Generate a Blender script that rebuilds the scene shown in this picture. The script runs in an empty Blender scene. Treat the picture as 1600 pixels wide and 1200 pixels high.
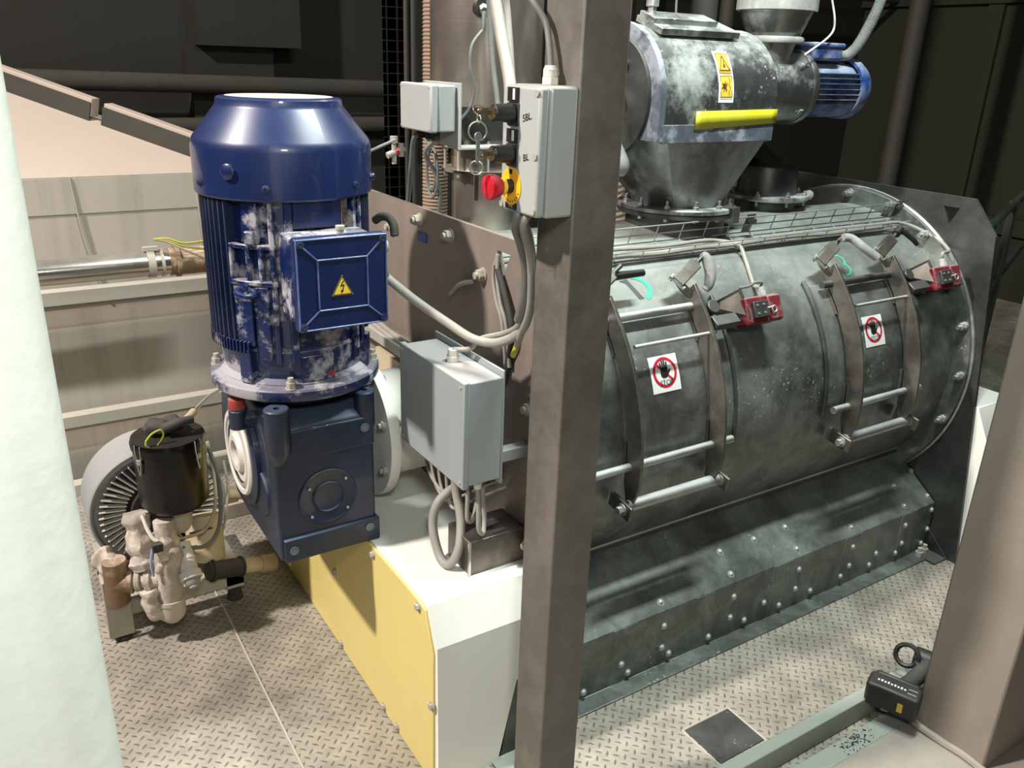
import bpy, bmesh, math, random
from math import sin, cos, pi, radians as R
from mathutils import Vector, Matrix, Quaternion
random.seed(7)
sc = bpy.context.scene
COL = sc.collection

# ------------------------------------------------------------------ camera, world, lights, exposure
cam_d = bpy.data.cameras.new('camera'); cam = bpy.data.objects.new('camera', cam_d); COL.objects.link(cam)
cam.matrix_world = Matrix(((0.845330,0.165905,-0.507831),(-0.533248,0.320046,-0.783082),(0.032612,0.932763,0.359013))).to_4x4()
cam.location = (0, 0, 1.7)
cam_d.sensor_width = 36.0; cam_d.lens = 1318/1600*36.0; cam_d.clip_start = 0.02
sc.camera = cam
sc.view_settings.view_transform = 'Standard'; sc.view_settings.look = 'None'
sc.view_settings.exposure = 0.0; sc.view_settings.gamma = 1.0
w = bpy.data.worlds.new('world'); sc.world = w; w.use_nodes = True
w.node_tree.nodes['Background'].inputs[0].default_value = (0.66, 0.68, 0.63, 1)
w.node_tree.nodes['Background'].inputs[1].default_value = 0.055

def area(name, loc, target, sx, sy, power, col):
    l = bpy.data.lights.new(name, 'AREA'); l.shape = 'RECTANGLE'; l.size = sx; l.size_y = sy
    l.energy = power; l.color = col
    o = bpy.data.objects.new(name, l); COL.objects.link(o); o.location = loc
    d = Vector(target) - Vector(loc)
    x = Vector((1, 0, 0)); z = -d.normalized(); y = z.cross(x).normalized(); x = y.cross(z)
    o.rotation_euler = Matrix((x, y, z)).transposed().to_euler()
    return o
area('lamp_left', (-3.3, 2.25, 5.4), (0.7, 1.9, 0.6), 0.28, 0.28, 680, (1.0, 0.905, 0.835))
area('lamp_right', (1.6, 1.12, 3.5), (1.8, 1.6, 0.6), 1.0, 0.12, 135, (0.90, 1.0, 0.955))
area('lamp_near_column', (0.0, -0.30, 2.35), (-0.02, 0.45, 1.5), 0.25, 0.25, 25, (0.97, 1.0, 0.93))

# ------------------------------------------------------------------ materials
def lin(c):
    return tuple(((v/255)/12.92 if v/255 <= 0.04045 else ((v/255+0.055)/1.055)**2.4) for v in c) + (1.0,)

def mat(name, col, rough=0.5, metal=0.0, dust=0.0, dust_col=(190, 180, 168), up=0.0, spots=0.0, bump=0.0,
        var=0.12, scale=6.0, brushed=None, spec=0.5, coat=0.0, streak=0.0, trans=0.0, mottle=0.0, crisp=0.0):
    m = bpy.data.materials.new(name); m.use_nodes = True
    nt = m.node_tree; N = nt.nodes; L = nt.links
    b = N['Principled BSDF']
    b.inputs['Roughness'].default_value = rough; b.inputs['Metallic'].default_value = metal
    b.inputs['Specular IOR Level'].default_value = spec; b.inputs['Coat Weight'].default_value = coat
    b.inputs['Coat Roughness'].default_value = 0.08
    if trans: b.inputs['Transmission Weight'].default_value = trans
    tc = N.new('ShaderNodeTexCoord'); co = tc.outputs['Object']
    n1 = N.new('ShaderNodeTexNoise'); n1.inputs['Scale'].default_value = scale; n1.inputs['Detail'].default_value = 6
    n1.inputs['Roughness'].default_value = 0.65
    L.new(co, n1.inputs['Vector'])
    c1 = lin(col)
    mx = N.new('ShaderNodeMix'); mx.data_type = 'RGBA'
    mx.inputs[6].default_value = tuple(v*(1-var) for v in c1[:3])+(1,)
    mx.inputs[7].default_value = tuple(min(1, v*(1+var)) for v in c1[:3])+(1,)
    L.new(n1.outputs['Fac'], mx.inputs[0]); out = mx.outputs[2]
    facs = []
    if mottle:
        nm = N.new('ShaderNodeTexNoise'); nm.inputs['Scale'].default_value = scale*2.2; nm.inputs['Detail'].default_value = 10; nm.inputs['Roughness'].default_value = 0.72
        nm.inputs['Distortion'].default_value = 0.6; L.new(co, nm.inputs['Vector'])
        r4 = N.new('ShaderNodeMapRange'); r4.inputs[1].default_value = 0.44; r4.inputs[2].default_value = 0.60; r4.inputs[3].default_value = mottle; r4.inputs[4].default_value = 0.0
        L.new(nm.outputs['Fac'], r4.inputs[0])
        m4 = N.new('ShaderNodeMix'); m4.data_type = 'RGBA'; L.new(r4.outputs[0], m4.inputs[0]); L.new(out, m4.inputs[6])
        m4.inputs[7].default_value = tuple(v*0.35 for v in c1[:3])+(1,); out = m4.outputs[2]
    if streak:
        mp = N.new('ShaderNodeMapping'); mp.inputs['Scale'].default_value = (14, 14, 0.7); L.new(co, mp.inputs[0])
        n3 = N.new('ShaderNodeTexNoise'); n3.inputs['Scale'].default_value = 1.0; n3.inputs['Detail'].default_value = 5; L.new(mp.outputs[0], n3.inputs['Vector'])
        r3 = N.new('ShaderNodeMapRange'); r3.inputs[1].default_value = 0.48; r3.inputs[2].default_value = 0.75; r3.inputs[4].default_value = streak
        L.new(n3.outputs['Fac'], r3.inputs[0])
        m3 = N.new('ShaderNodeMix'); m3.data_type = 'RGBA'; L.new(r3.outputs[0], m3.inputs[0]); L.new(out, m3.inputs[6])
        m3.inputs[7].default_value = tuple(v*0.55 for v in c1[:3])+(1,); out = m3.outputs[2]
    if dust or up:
        n2 = N.new('ShaderNodeTexNoise'); n2.inputs['Scale'].default_value = scale*0.6; n2.inputs['Detail'].default_value = 8
        n2.inputs['Roughness'].default_value = 0.7; L.new(co, n2.inputs['Vector'])
        r = N.new('ShaderNodeMapRange'); r.inputs[1].default_value = 0.42+crisp*0.08; r.inputs[2].default_value = 0.72-crisp*0.14
        r.inputs[3].default_value = 0.0; r.inputs[4].default_value = dust; L.new(n2.outputs['Fac'], r.inputs[0])
        f = r.outputs[0]
        if up:
            g = N.new('ShaderNodeNewGeometry'); sx = N.new('ShaderNodeSeparateXYZ'); L.new(g.outputs['Normal'], sx.inputs[0])
            ru = N.new('ShaderNodeMapRange'); ru.inputs[1].default_value = 0.35; ru.inputs[2].default_value = 0.95; ru.inputs[4].default_value = up
            L.new(sx.outputs['Z'], ru.inputs[0])
            mu = N.new('ShaderNodeMath'); mu.operation = 'MULTIPLY_ADD'; L.new(n2.outputs['Fac'], mu.inputs[0]); mu.inputs[1].default_value = 1.0; mu.inputs[2].default_value = 0.45
            mm = N.new('ShaderNodeMath'); mm.operation = 'MULTIPLY'; L.new(ru.outputs[0], mm.inputs[0]); L.new(mu.outputs[0], mm.inputs[1])
            ad = N.new('ShaderNodeMath'); ad.operation = 'ADD'; ad.use_clamp = True; L.new(f, ad.inputs[0]); L.new(mm.outputs[0], ad.inputs[1]); f = ad.outputs[0]
        facs.append(f)
    if spots:
        v = N.new('ShaderNodeTexNoise'); v.inputs['Scale'].default_value = 95; v.inputs['Detail'].default_value = 3; L.new(co, v.inputs['Vector'])
        v2 = N.new('ShaderNodeTexNoise'); v2.inputs['Scale'].default_value = 5; v2.inputs['Detail'].default_value = 2; L.new(co, v2.inputs['Vector'])
        r = N.new('ShaderNodeMapRange'); r.inputs[1].default_value = 0.635; r.inputs[2].default_value = 0.68; L.new(v.outputs['Fac'], r.inputs[0])
        r2 = N.new('ShaderNodeMapRange'); r2.inputs[1].default_value = 0.5; r2.inputs[2].default_value = 0.62; r2.inputs[4].default_value = spots; L.new(v2.outputs['Fac'], r2.inputs[0])
        mm = N.new('ShaderNodeMath'); mm.operation = 'MULTIPLY'; L.new(r.outputs[0], mm.inputs[0]); L.new(r2.outputs[0], mm.inputs[1])
        facs.append(mm.outputs[0])
    if facs:
        f = facs[0]
        for g2 in facs[1:]:
            mxx = N.new('ShaderNodeMath'); mxx.operation = 'MAXIMUM'; L.new(f, mxx.inputs[0]); L.new(g2, mxx.inputs[1]); f = mxx.outputs[0]
        md = N.new('ShaderNodeMix'); md.data_type = 'RGBA'; L.new(f, md.inputs[0]); L.new(out, md.inputs[6]); md.inputs[7].default_value = lin(dust_col); out = md.outputs[2]
        rr = N.new('ShaderNodeMapRange'); rr.inputs[3].default_value = rough; rr.inputs[4].default_value = 0.9; L.new(f, rr.inputs[0]); L.new(rr.outputs[0], b.inputs['Roughness'])
        if metal:
            rm = N.new('ShaderNodeMapRange'); rm.inputs[3].default_value = metal; rm.inputs[4].default_value = 0.0; L.new(f, rm.inputs[0]); L.new(rm.outputs[0], b.inputs['Metallic'])
        if coat:
            rc = N.new('ShaderNodeMapRange'); rc.inputs[3].default_value = coat; rc.inputs[4].default_value = 0.0; L.new(f, rc.inputs[0]); L.new(rc.outputs[0], b.inputs['Coat Weight'])
    L.new(out, b.inputs['Base Color'])
    if bump:
        nb = N.new('ShaderNodeTexNoise'); nb.inputs['Scale'].default_value = 60; nb.inputs['Detail'].default_value = 4; L.new(co, nb.inputs['Vector'])
        bp = N.new('ShaderNodeBump'); bp.inputs['Strength'].default_value = bump; bp.inputs['Distance'].default_value = 0.002
        L.new(nb.outputs['Fac'], bp.inputs['Height']); L.new(bp.outputs[0], b.inputs['Normal'])
    if brushed:
        mp = N.new('ShaderNodeMapping'); mp.inputs['Scale'].default_value = brushed; L.new(co, mp.inputs[0])
        nb = N.new('ShaderNodeTexNoise'); nb.inputs['Scale'].default_value = 1; nb.inputs['Detail'].default_value = 3; L.new(mp.outputs[0], nb.inputs['Vector'])
        bp = N.new('ShaderNodeBump'); bp.inputs['Strength'].default_value = 0.25; bp.inputs['Distance'].default_value = 0.001
        L.new(nb.outputs['Fac'], bp.inputs['Height']); L.new(bp.outputs[0], b.inputs['Normal'])
    return m

def tread_mat(name, base, lens, pitch, dust_amt):
    m = bpy.data.materials.new(name); m.use_nodes = True
    nt = m.node_tree; N = nt.nodes; L = nt.links; b = N['Principled BSDF']
    tc = N.new('ShaderNodeTexCoord')
    mp = N.new('ShaderNodeMapping'); mp.inputs['Rotation'].default_value = (0, 0, R(45)); mp.inputs['Scale'].default_value = (1/pitch, 1/pitch, 1)
    L.new(tc.outputs['Object'], mp.inputs[0])
    sp = N.new('ShaderNodeSeparateXYZ'); L.new(mp.outputs[0], sp.inputs[0])
    def M(op, a, bb=None, c=None):
        n = N.new('ShaderNodeMath'); n.operation = op
        for i, v in enumerate((a, bb, c)):
            if v is None: continue
            if isinstance(v, (int, float)): n.inputs[i].default_value = v
            else: L.new(v, n.inputs[i])
        return n.outputs[0]
    fx = M('SUBTRACT', M('FRACT', sp.outputs[0]), 0.5); fy = M('SUBTRACT', M('FRACT', sp.outputs[1]), 0.5)
    par = M('ABSOLUTE', M('MODULO', M('ADD', M('FLOOR', sp.outputs[0]), M('FLOOR', sp.outputs[1])), 2.0))
    a1 = M('ADD', M('MULTIPLY', fx, par), M('MULTIPLY', fy, M('SUBTRACT', 1.0, par)))
    b1 = M('ADD', M('MULTIPLY', fy, par), M('MULTIPLY', fx, M('SUBTRACT', 1.0, par)))
    d = M('ADD', M('POWER', M('DIVIDE', M('ABSOLUTE', a1), 0.47), 2.0), M('DIVIDE', M('ABSOLUTE', b1), 0.15))
    h = N.new('ShaderNodeMapRange'); h.inputs[1].default_value = 1.0; h.inputs[2].default_value = 0.35; L.new(d, h.inputs[0])
    n = N.new('ShaderNodeTexNoise'); n.inputs['Scale'].default_value = 3.2; n.inputs['Detail'].default_value = 9; n.inputs['Roughness'].default_value = 0.72; L.new(tc.outputs['Object'], n.inputs['Vector'])
    r = N.new('ShaderNodeMapRange'); r.inputs[1].default_value = 0.38; r.inputs[2].default_value = 0.66; L.new(n.outputs['Fac'], r.inputs[0])
    mx = N.new('ShaderNodeMix'); mx.data_type = 'RGBA'; L.new(r.outputs[0], mx.inputs[0]); mx.inputs[6].default_value = lin(base); mx.inputs[7].default_value = lin(dust_amt)
    n2 = N.new('ShaderNodeTexNoise'); n2.inputs['Scale'].default_value = 25; n2.inputs['Detail'].default_value = 4; L.new(tc.outputs['Object'], n2.inputs['Vector'])
    f = M('MULTIPLY', h.outputs[0], M('ADD', 0.15, n2.outputs['Fac']))
    m2 = N.new('ShaderNodeMix'); m2.data_type = 'RGBA'; L.new(f, m2.inputs[0]); L.new(mx.outputs[2], m2.inputs[6]); m2.inputs[7].default_value = lin(lens)
    L.new(m2.outputs[2], b.inputs['Base Color'])
    b.inputs['Metallic'].default_value = 0.15; b.inputs['Roughness'].default_value = 0.62
    bp = N.new('ShaderNodeBump'); bp.inputs['Strength'].default_value = 1.0; bp.inputs['Distance'].default_value = 0.0028
    L.new(h.outputs[0], bp.inputs['Height']); L.new(bp.outputs[0], b.inputs['Normal'])
    return m

BLUE = mat('blue_paint', (9, 29, 72), 0.36, coat=0.5, dust=0.08, dust_col=(90, 105, 150), scale=3, up=0.10, var=0.05)
BLUE_D = mat('blue_casting_dusty', (12, 30, 76), 0.3, coat=0.6, dust=1.0, crisp=1.0, dust_col=(156, 154, 160), scale=15, up=0.5, var=0.1, bump=0.25)
BLUE_F = mat('blue_fins', (10, 25, 62), 0.5, dust=0.15, dust_col=(120, 130, 160), scale=6, var=0.1)
BLUE_G = mat('blue_gearbox_paint', (11, 26, 48), 0.4, coat=0.2, dust=0.15, dust_col=(78, 90, 114), scale=4, up=0.5, var=0.08, bump=0.3)
STEEL = mat('galvanised_drum_steel', (150, 155, 150), 0.42, 0.95, dust=0.32, dust_col=(150, 156, 151), scale=4, up=0.45, spots=1.0, var=0.3, mottle=0.55, crisp=0.5)
STEEL2 = mat('dark_plate_steel', (92, 94, 91), 0.4, 0.85, mottle=0.4, dust=0.25, dust_col=(120, 122, 118), scale=4, var=0.25, up=0.3)
PINK = mat('dusty_plate_steel', (132, 121, 113), 0.5, 0.35, dust=0.5, dust_col=(152, 138, 128), scale=3, var=0.15, streak=0.3)
SKIRT = mat('skirt_steel', (128, 135, 129), 0.42, 0.8, mottle=0.6, crisp=0.6, dust=0.35, dust_col=(150, 157, 151), scale=4, up=0.1, spots=1.0, var=0.3)
STAIN = mat('stainless_steel', (176, 166, 156), 0.30, 0.92, dust=0.10, dust_col=(160, 146, 134), scale=2, var=0.08, brushed=(3, 3, 120))
STAIN_H = mat('stainless_horizontal', (185, 180, 172), 0.18, 1.0, dust=0.12, scale=4, var=0.1, up=0.3)
ARM = mat('door_arm_steel', (116, 112, 106), 0.38, 0.85, mottle=0.4, dust=0.3, dust_col=(150, 140, 128), scale=7, var=0.25)
ROD = mat('bright_rod_steel', (175, 178, 175), 0.3, 0.9, dust=0.35, dust_col=(190, 190, 186), scale=9, up=0.5, var=0.15)
POSTM = mat('worn_post_steel', (112, 108, 101), 0.45, 0.5, dust=0.45, dust_col=(146, 138, 128), scale=4, var=0.22, streak=0.3, mottle=0.25, crisp=0.3)
COLR = mat('dusty_column_paint', (136, 126, 116), 0.65, 0.1, dust=0.5, dust_col=(154, 143, 132), scale=4, var=0.12, streak=0.15, bump=0.2)
GALV = mat('galvanised_near_column', (222, 225, 216), 0.6, 0.1, dust=0.3, crisp=0.3, dust_col=(200, 205, 196), scale=14, bump=0.3, var=0.1)
YEL = mat('yellow_paint', (210, 193, 122), 0.5, dust=0.45, dust_col=(222, 204, 130), scale=2.5, var=0.08)
WHITE = mat('white_paint', (226, 226, 218), 0.45, dust=0.3, dust_col=(212, 206, 192), scale=3, var=0.04)
GREY = mat('grey_box_paint', (142, 148, 150), 0.45, dust=0.12, dust_col=(165, 160, 155), scale=4, up=0.55, var=0.05)
GREYP = mat('light_grey_plastic', (158, 162, 160), 0.45, dust=0.2, dust_col=(185, 178, 170), scale=6, up=0.4, var=0.04)
BLACK = mat('black_plastic', (22, 23, 23), 0.4, dust=0.15, dust_col=(90, 85, 78), scale=9, up=0.25)
BLACKC = mat('black_canister', (13, 14, 13), 0.25, dust=0.04, dust_col=(60, 56, 50), scale=5, up=0.5, spec=0.3)
RED = mat('red_plastic', (178, 22, 44), 0.35, dust=0.1, dust_col=(190, 140, 140), scale=8, up=0.3)
REDD = mat('red_switch_plastic', (96, 6, 18), 0.3, dust=0.25, dust_col=(160, 130, 134), scale=20, up=0.6, crisp=1.0)
CABLE = mat('grey_cable', (140, 138, 131), 0.5, dust=0.4, dust_col=(160, 153, 143), scale=20, up=0.2)
CABLED = mat('dark_grey_cable', (98, 100, 98), 0.5, dust=0.3, dust_col=(140, 135, 128), scale=20, up=0.4)
DUSTY = mat('powder_coated_white', (160, 150, 138), 0.9, dust=0.9, crisp=0.8, dust_col=(200, 190, 178), scale=26, var=0.12, bump=1.0)
DUSTM = mat('dusty_hose_bag', (132, 134, 131), 0.8, dust=0.6, crisp=0.6, dust_col=(170, 170, 166), scale=14, var=0.2, bump=0.6)
BRASS = mat('dusty_brass', (120, 96, 72), 0.5, 0.3, dust=0.8, crisp=0.8, dust_col=(180, 160, 140), scale=18, up=0.5)
TANK = mat('dusty_tank_side', (170, 162, 150), 0.8, dust=0.4, dust_col=(182, 172, 160), scale=2, var=0.10, streak=0.7)
TANKT = mat('dusty_tank_top', (172, 158, 146), 0.9, dust=0.3, dust_col=(182, 168, 155), scale=3, var=0.05)
BAR = mat('dusty_bar', (158, 154, 144), 0.7, 0.1, dust=0.4, dust_col=(182, 174, 160), scale=6, up=0.5, var=0.1)
BEAM = mat('pale_green_beam', (138, 145, 137), 0.55, 0.0, dust=0.4, dust_col=(156, 158, 149), scale=5, up=0.1, var=0.05)
SLAB = mat('dusty_concrete_base', (140, 133, 124), 0.9, dust=0.5, dust_col=(168, 160, 150), scale=8, var=0.1, bump=0.6)
PADM = mat('dark_patch_plate', (72, 72, 70), 0.5, 0.5, dust=0.25, dust_col=(120, 120, 116), scale=14, spots=0.7, var=0.2)
WALLM = mat('dark_wall_panel', (31, 30, 22), 0.8, dust=0.3, dust_col=(40, 38, 28), scale=1.5, var=0.15, streak=0.25)
WALLR = mat('olive_wall_panel', (43, 45, 29), 0.75, dust=0.3, dust_col=(50, 51, 35), scale=1.2, var=0.12, streak=0.3)
PIPED = mat('dark_dusty_pipe', (50, 49, 42), 0.7, dust=0.3, dust_col=(76, 73, 62), scale=5, up=0.5)
HOSEB = mat('brown_corrugated_hose', (134, 116, 100), 0.65, dust=0.3, dust_col=(175, 150, 125), scale=10, up=0.3)
FEED = mat('dusty_feeder_steel', (150, 154, 152), 0.3, 0.9, dust=0.85, dust_col=(158, 163, 160), scale=7, up=0.25, spots=1.0, var=0.3, mottle=0.45, crisp=0.6)
FEEDB = mat('grey_sleeve', (116, 124, 136), 0.4, 0.4, dust=0.8, dust_col=(150, 156, 164), scale=9, crisp=1.0, mottle=0.5)
BLUE_S = mat('blue_small_motor', (24, 58, 122), 0.5, dust=0.55, dust_col=(190, 196, 206), scale=16, up=0.5)
YTAPE = mat('yellow_tape', (178, 176, 42), 0.35, dust=0.25, dust_col=(196, 192, 110), scale=8)
YSTK = mat('yellow_sticker', (218, 188, 66), 0.45, dust=0.1)
YDISC = mat('yellow_disc', (236, 178, 30), 0.45)
WSTK = mat('white_sticker', (222, 224, 220), 0.45, dust=0.1)
RSTK = mat('red_print', (186, 28, 52), 0.5)
KSTK = mat('black_print', (18, 18, 18), 0.6)
GREENM = mat('green_marker', (66, 165, 138), 0.6)
GREENG = mat('green_tinted_duct', (46, 52, 34), 0.12, 0.3, coat=0.6)
RUBBER = mat('dark_rubber', (40, 40, 38), 0.75, dust=0.3, dust_col=(90, 86, 80), scale=12, up=0.5)
PVC = mat('white_pvc', (205, 203, 194), 0.4, dust=0.4, dust_col=(190, 182, 170), scale=14, up=0.3)
OLDY = mat('dusty_yellow_plastic', (178, 164, 138), 0.6, dust=0.4, dust_col=(198, 184, 160), scale=10)
FILTER = mat('cloudy_filter_bowl', (196, 188, 174), 0.35, dust=0.5, dust_col=(206, 196, 182), scale=12, trans=0.25)
TREAD = tread_mat('tread_plate', (124, 119, 110), (98, 91, 82), 0.0235, (176, 168, 155))
WIRE = mat('galvanised_wire', (160, 160, 156), 0.4, 0.5, dust=0.3, dust_col=(180, 178, 172), scale=12)
GREENF = mat('rail_green', (66, 78, 66), 0.6, dust=0.2, dust_col=(96, 100, 86))

# ------------------------------------------------------------------ mesh helpers
def catmull(pts, n=8):
    pts = [Vector(p) for p in pts]
    if len(pts) < 3: return pts
    P_ = [pts[0]*2-pts[1]] + pts + [pts[-1]*2-pts[-2]]
    out = []
    for i in range(1, len(P_)-2):
        a, b_, c, d = P_[i-1:i+3]
        for k in range(n):
            t = k/n
            out.append(0.5*((2*b_)+(c-a)*t+(2*a-5*b_+4*c-d)*t*t+(3*b_-a-3*c+d)*t**3))
    out.append(pts[-1]); return out

class MB:
    def __init__(s): s.b = bmesh.new(); s.mi = 0
    def _f(s, vs):
        try:
            f = s.b.faces.new(vs); f.material_index = s.mi; return f
        except ValueError: return None
    def m(s, i): s.mi = i; return s
    def box(s, a, c):
        (x0, y0, z0), (x1, y1, z1) = [min(p, q) for p, q in zip(a, c)], [max(p, q) for p, q in zip(a, c)]
        return s.prism([(x0, y0, z0), (x1, y0, z0), (x1, y1, z0), (x0, y1, z0)], (0, 0, z1-z0))
    def obox(s, c, ax, ay, az, sx, sy, sz):   # oriented box about centre
        c, ax, ay, az = Vector(c), Vector(ax).normalized(), Vector(ay).normalized(), Vector(az).normalized()
        p = [c - az*sz/2 + ax*sx/2*i + ay*sy/2*j for i, j in ((-1, -1), (1, -1), (1, 1), (-1, 1))]
        return s.prism(p, az*sz)
    def prism(s, poly, ext):
        e = Vector(ext); a = [s.b.verts.new(Vector(p)) for p in poly]; c = [s.b.verts.new(Vector(p)+e) for p in poly]
        s._f(list(reversed(a))); s._f(c)
        for i in range(len(a)):
            j = (i+1) % len(a); s._f([a[i], a[j], c[j], c[i]])
        return s
    def lathe(s, prof, o, axis=(0, 0, 1), seg=48, a0=0.0, a1=2*pi):
        o = Vector(o); w_ = Vector(axis).normalized()
        u = w_.orthogonal().normalized() if abs(w_.z) < 0.99 else Vector((1, 0, 0))
        if abs(w_.z) < 0.99 and abs(w_.x) > 0.99: u = Vector((0, -1, 0))
        v = w_.cross(u)
        full = abs(a1-a0-2*pi) < 1e-6; n = seg if full else seg+1
        rings = []
        for r, h in prof:
            if r < 1e-6: rings.append([s.b.verts.new(o+w_*h)])
            else: rings.append([s.b.verts.new(o+w_*h+(u*cos(a0+(a1-a0)*k/seg)+v*sin(a0+(a1-a0)*k/seg))*r) for k in range(n)])
        for A, B in zip(rings, rings[1:]):
            for k in range(seg):
                j = (k+1) % n
                if len(A) == 1 and len(B) == 1: continue
                if len(A) == 1: s._f([A[0], B[j], B[k]])
                elif len(B) == 1: s._f([A[k], A[j], B[0]])
                else: s._f([A[k], A[j], B[j], B[k]])
        return s
    def cyl(s, p0, p1, r, r2=None, seg=20):
        p0, p1 = Vector(p0), Vector(p1); h = (p1-p0).length; r2 = r if r2 is None else r2
        return s.lathe([(0, 0), (r, 0), (r2, h), (0, h)], p0, p1-p0, seg)
    def hexa(s, p0, p1, r): return s.cyl(p0, p1, r, seg=6)
    def tube(s, pts, r, seg=10, smooth=True, closed=False, n=8):
        pts = catmull(pts, n) if smooth and len(pts) > 2 else [Vector(p) for p in pts]
        N_ = len(pts); rings = []
        t0 = (pts[1]-pts[0]).normalized(); u = t0.orthogonal().normalized()
        for i, p in enumerate(pts):
            if closed: t = (pts[(i+1) % N_]-pts[i-1]).normalized()
            else: t = (pts[min(i+1, N_-1)]-pts[max(i-1, 0)]).normalized()
            u = (u-t*u.dot(t)).normalized(); v = t.cross(u)
            rr = r(i/(N_-1)) if callable(r) else r
            rings.append([s.b.verts.new(p+(u*cos(2*pi*k/seg)+v*sin(2*pi*k/seg))*rr) for k in range(seg)])
        pr = list(zip(rings, rings[1:]))
        if closed: pr.append((rings[-1], rings[0]))
        for A, B in pr:
            for k in range(seg): s._f([A[k], A[(k+1) % seg], B[(k+1) % seg], B[k]])
        if not closed: s._f(list(reversed(rings[0]))); s._f(rings[-1])
        return s
    def ring(s, c, axis, R_, r, seg=40, a0=0, a1=2*pi, sub=8):
        c = Vector(c); w_ = Vector(axis).normalized(); u = w_.orthogonal().normalized() if abs(w_.x) < 0.99 else Vector((0, -1, 0)); v = w_.cross(u)
        full = abs(a1-a0-2*pi) < 1e-6
        pts = [c+(u*cos(a0+(a1-a0)*k/seg)+v*sin(a0+(a1-a0)*k/seg))*R_ for k in range(seg if full else seg+1)]
        return s.tube(pts, r, sub, smooth=False, closed=full)
    def sphere(s, c, r, sc_=(1, 1, 1), seg=16):
        c = Vector(c); n0 = len(s.b.verts)
        res = bmesh.ops.create_uvsphere(s.b, u_segments=seg, v_segments=max(6, seg//2), radius=r)
        for v in res['verts']: v.co = Vector((v.co.x*sc_[0], v.co.y*sc_[1], v.co.z*sc_[2])) + c
        for f in {f for v in res['verts'] for f in v.link_faces}: f.material_index = s.mi
        return s
    def warp(s, fn):
        for v in s.b.verts: v.co = Vector(fn(v.co))
        return s

def setp(o, label=None, cat=None, group=None, kind=None):
    for k, v in (('label', label), ('category', cat), ('group', group), ('kind', kind)):
        if v: o[k] = v
    return o

def obj(name, mb, m, parent=None, bevel=0.0, label=None, ang=38, cat=None, group=None, kind=None, seg=2, smooth=True, at=None):
    b = mb.b
    bmesh.ops.remove_doubles(b, verts=b.verts, dist=1e-6)
    bmesh.ops.recalc_face_normals(b, faces=b.faces)
    origin = Vector(parent['_o']) if parent is not None else (Vector(at) if at is not None else Vector((0, 0, 0)))
    if parent is None and at is None:
        cs = [v.co for v in b.verts]
        origin = Vector(((min(c.x for c in cs)+max(c.x for c in cs))/2, (min(c.y for c in cs)+max(c.y for c in cs))/2, min(c.z for c in cs)))
    for v in b.verts: v.co -= origin
    for f in b.faces: f.smooth = smooth
    for e in b.edges:
        if len(e.link_faces) == 2 and e.calc_face_angle(0) > R(ang): e.smooth = False
    me = bpy.data.meshes.new(name); b.to_mesh(me); b.free()
    for mm in (m if isinstance(m, (list, tuple)) else [m]): me.materials.append(mm)
    o = bpy.data.objects.new(name, me); COL.objects.link(o)
    if parent is not None: o.parent = parent; o['_o'] = tuple(origin)
    else: o.location = origin; o['_o'] = tuple(origin)
    if bevel:
        bv = o.modifiers.new('bevel', 'BEVEL'); bv.width = bevel; bv.segments = seg; bv.limit_method = 'ANGLE'; bv.angle_limit = R(40)
    return setp(o, label, cat, group, kind)

def thing(name, label, cat, loc, group=None):
    o = bpy.data.objects.new(name, None); COL.objects.link(o); o.location = loc; o['_o'] = tuple(loc); o.empty_display_size = 0.05
    return setp(o, label, cat, group)

def copy_part(src, parent, off, label=None):
    c = src.copy(); COL.objects.link(c); c.parent = parent; c.location = Vector(src.location)+Vector(off)
    if label: c['label'] = label
    return c

def text_mb(txt, size, mb=None):
    cu = bpy.data.curves.new('t', 'FONT'); cu.body = txt; cu.size = size; cu.align_x = 'CENTER'; cu.align_y = 'CENTER'
    o = bpy.data.objects.new('t', cu); COL.objects.link(o)
    dg = bpy.context.evaluated_depsgraph_get(); me = bpy.data.meshes.new_from_object(o.evaluated_get(dg))
    bpy.data.objects.remove(o); vs = [v.co.copy() for v in me.vertices]; fs = [tuple(p.vertices) for p in me.polygons]
    bpy.data.meshes.remove(me); return vs, fs

def flat_poly(mb, pts, fn, lift):
    vs = [mb.b.verts.new(Vector(fn(u, v, lift))) for u, v in pts]; mb._f(vs)
def flat_text(mb, txt, size, u0, v0, fn, lift, rot=0):
    vs, fs = text_mb(txt, size)
    V_ = [mb.b.verts.new(Vector(fn(u0+p.x*cos(rot)-p.y*sin(rot), v0+p.x*sin(rot)+p.y*cos(rot), lift))) for p in vs]
    for f in fs: mb._f([V_[i] for i in f])
def flat_ring(mb, cu, cv, r0, r1, fn, lift, seg=32, a0=0, a1=2*pi, sv=1.0):
    for k in range(seg):
        a, b_ = a0+(a1-a0)*k/seg, a0+(a1-a0)*(k+1)/seg
        q = [(cu+r0*cos(a), cv+sv*r0*sin(a)), (cu+r1*cos(a), cv+sv*r1*sin(a)), (cu+r1*cos(b_), cv+sv*r1*sin(b_)), (cu+r0*cos(b_), cv+sv*r0*sin(b_))]
        if r0 < 1e-6: q = q[1:]+[] if False else [(cu, cv), q[1], q[2]]
        flat_poly(mb, q, fn, lift)
def flat_line(mb, pts, w_, fn, lift):
    for (a, b_) in zip(pts, pts[1:]):
        a, b_ = Vector(a), Vector(b_); d = (b_-a).normalized(); n = Vector((-d.y, d.x))*w_/2
        flat_poly(mb, [a-n, b_-n, b_+n, a+n], fn, lift)

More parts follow.
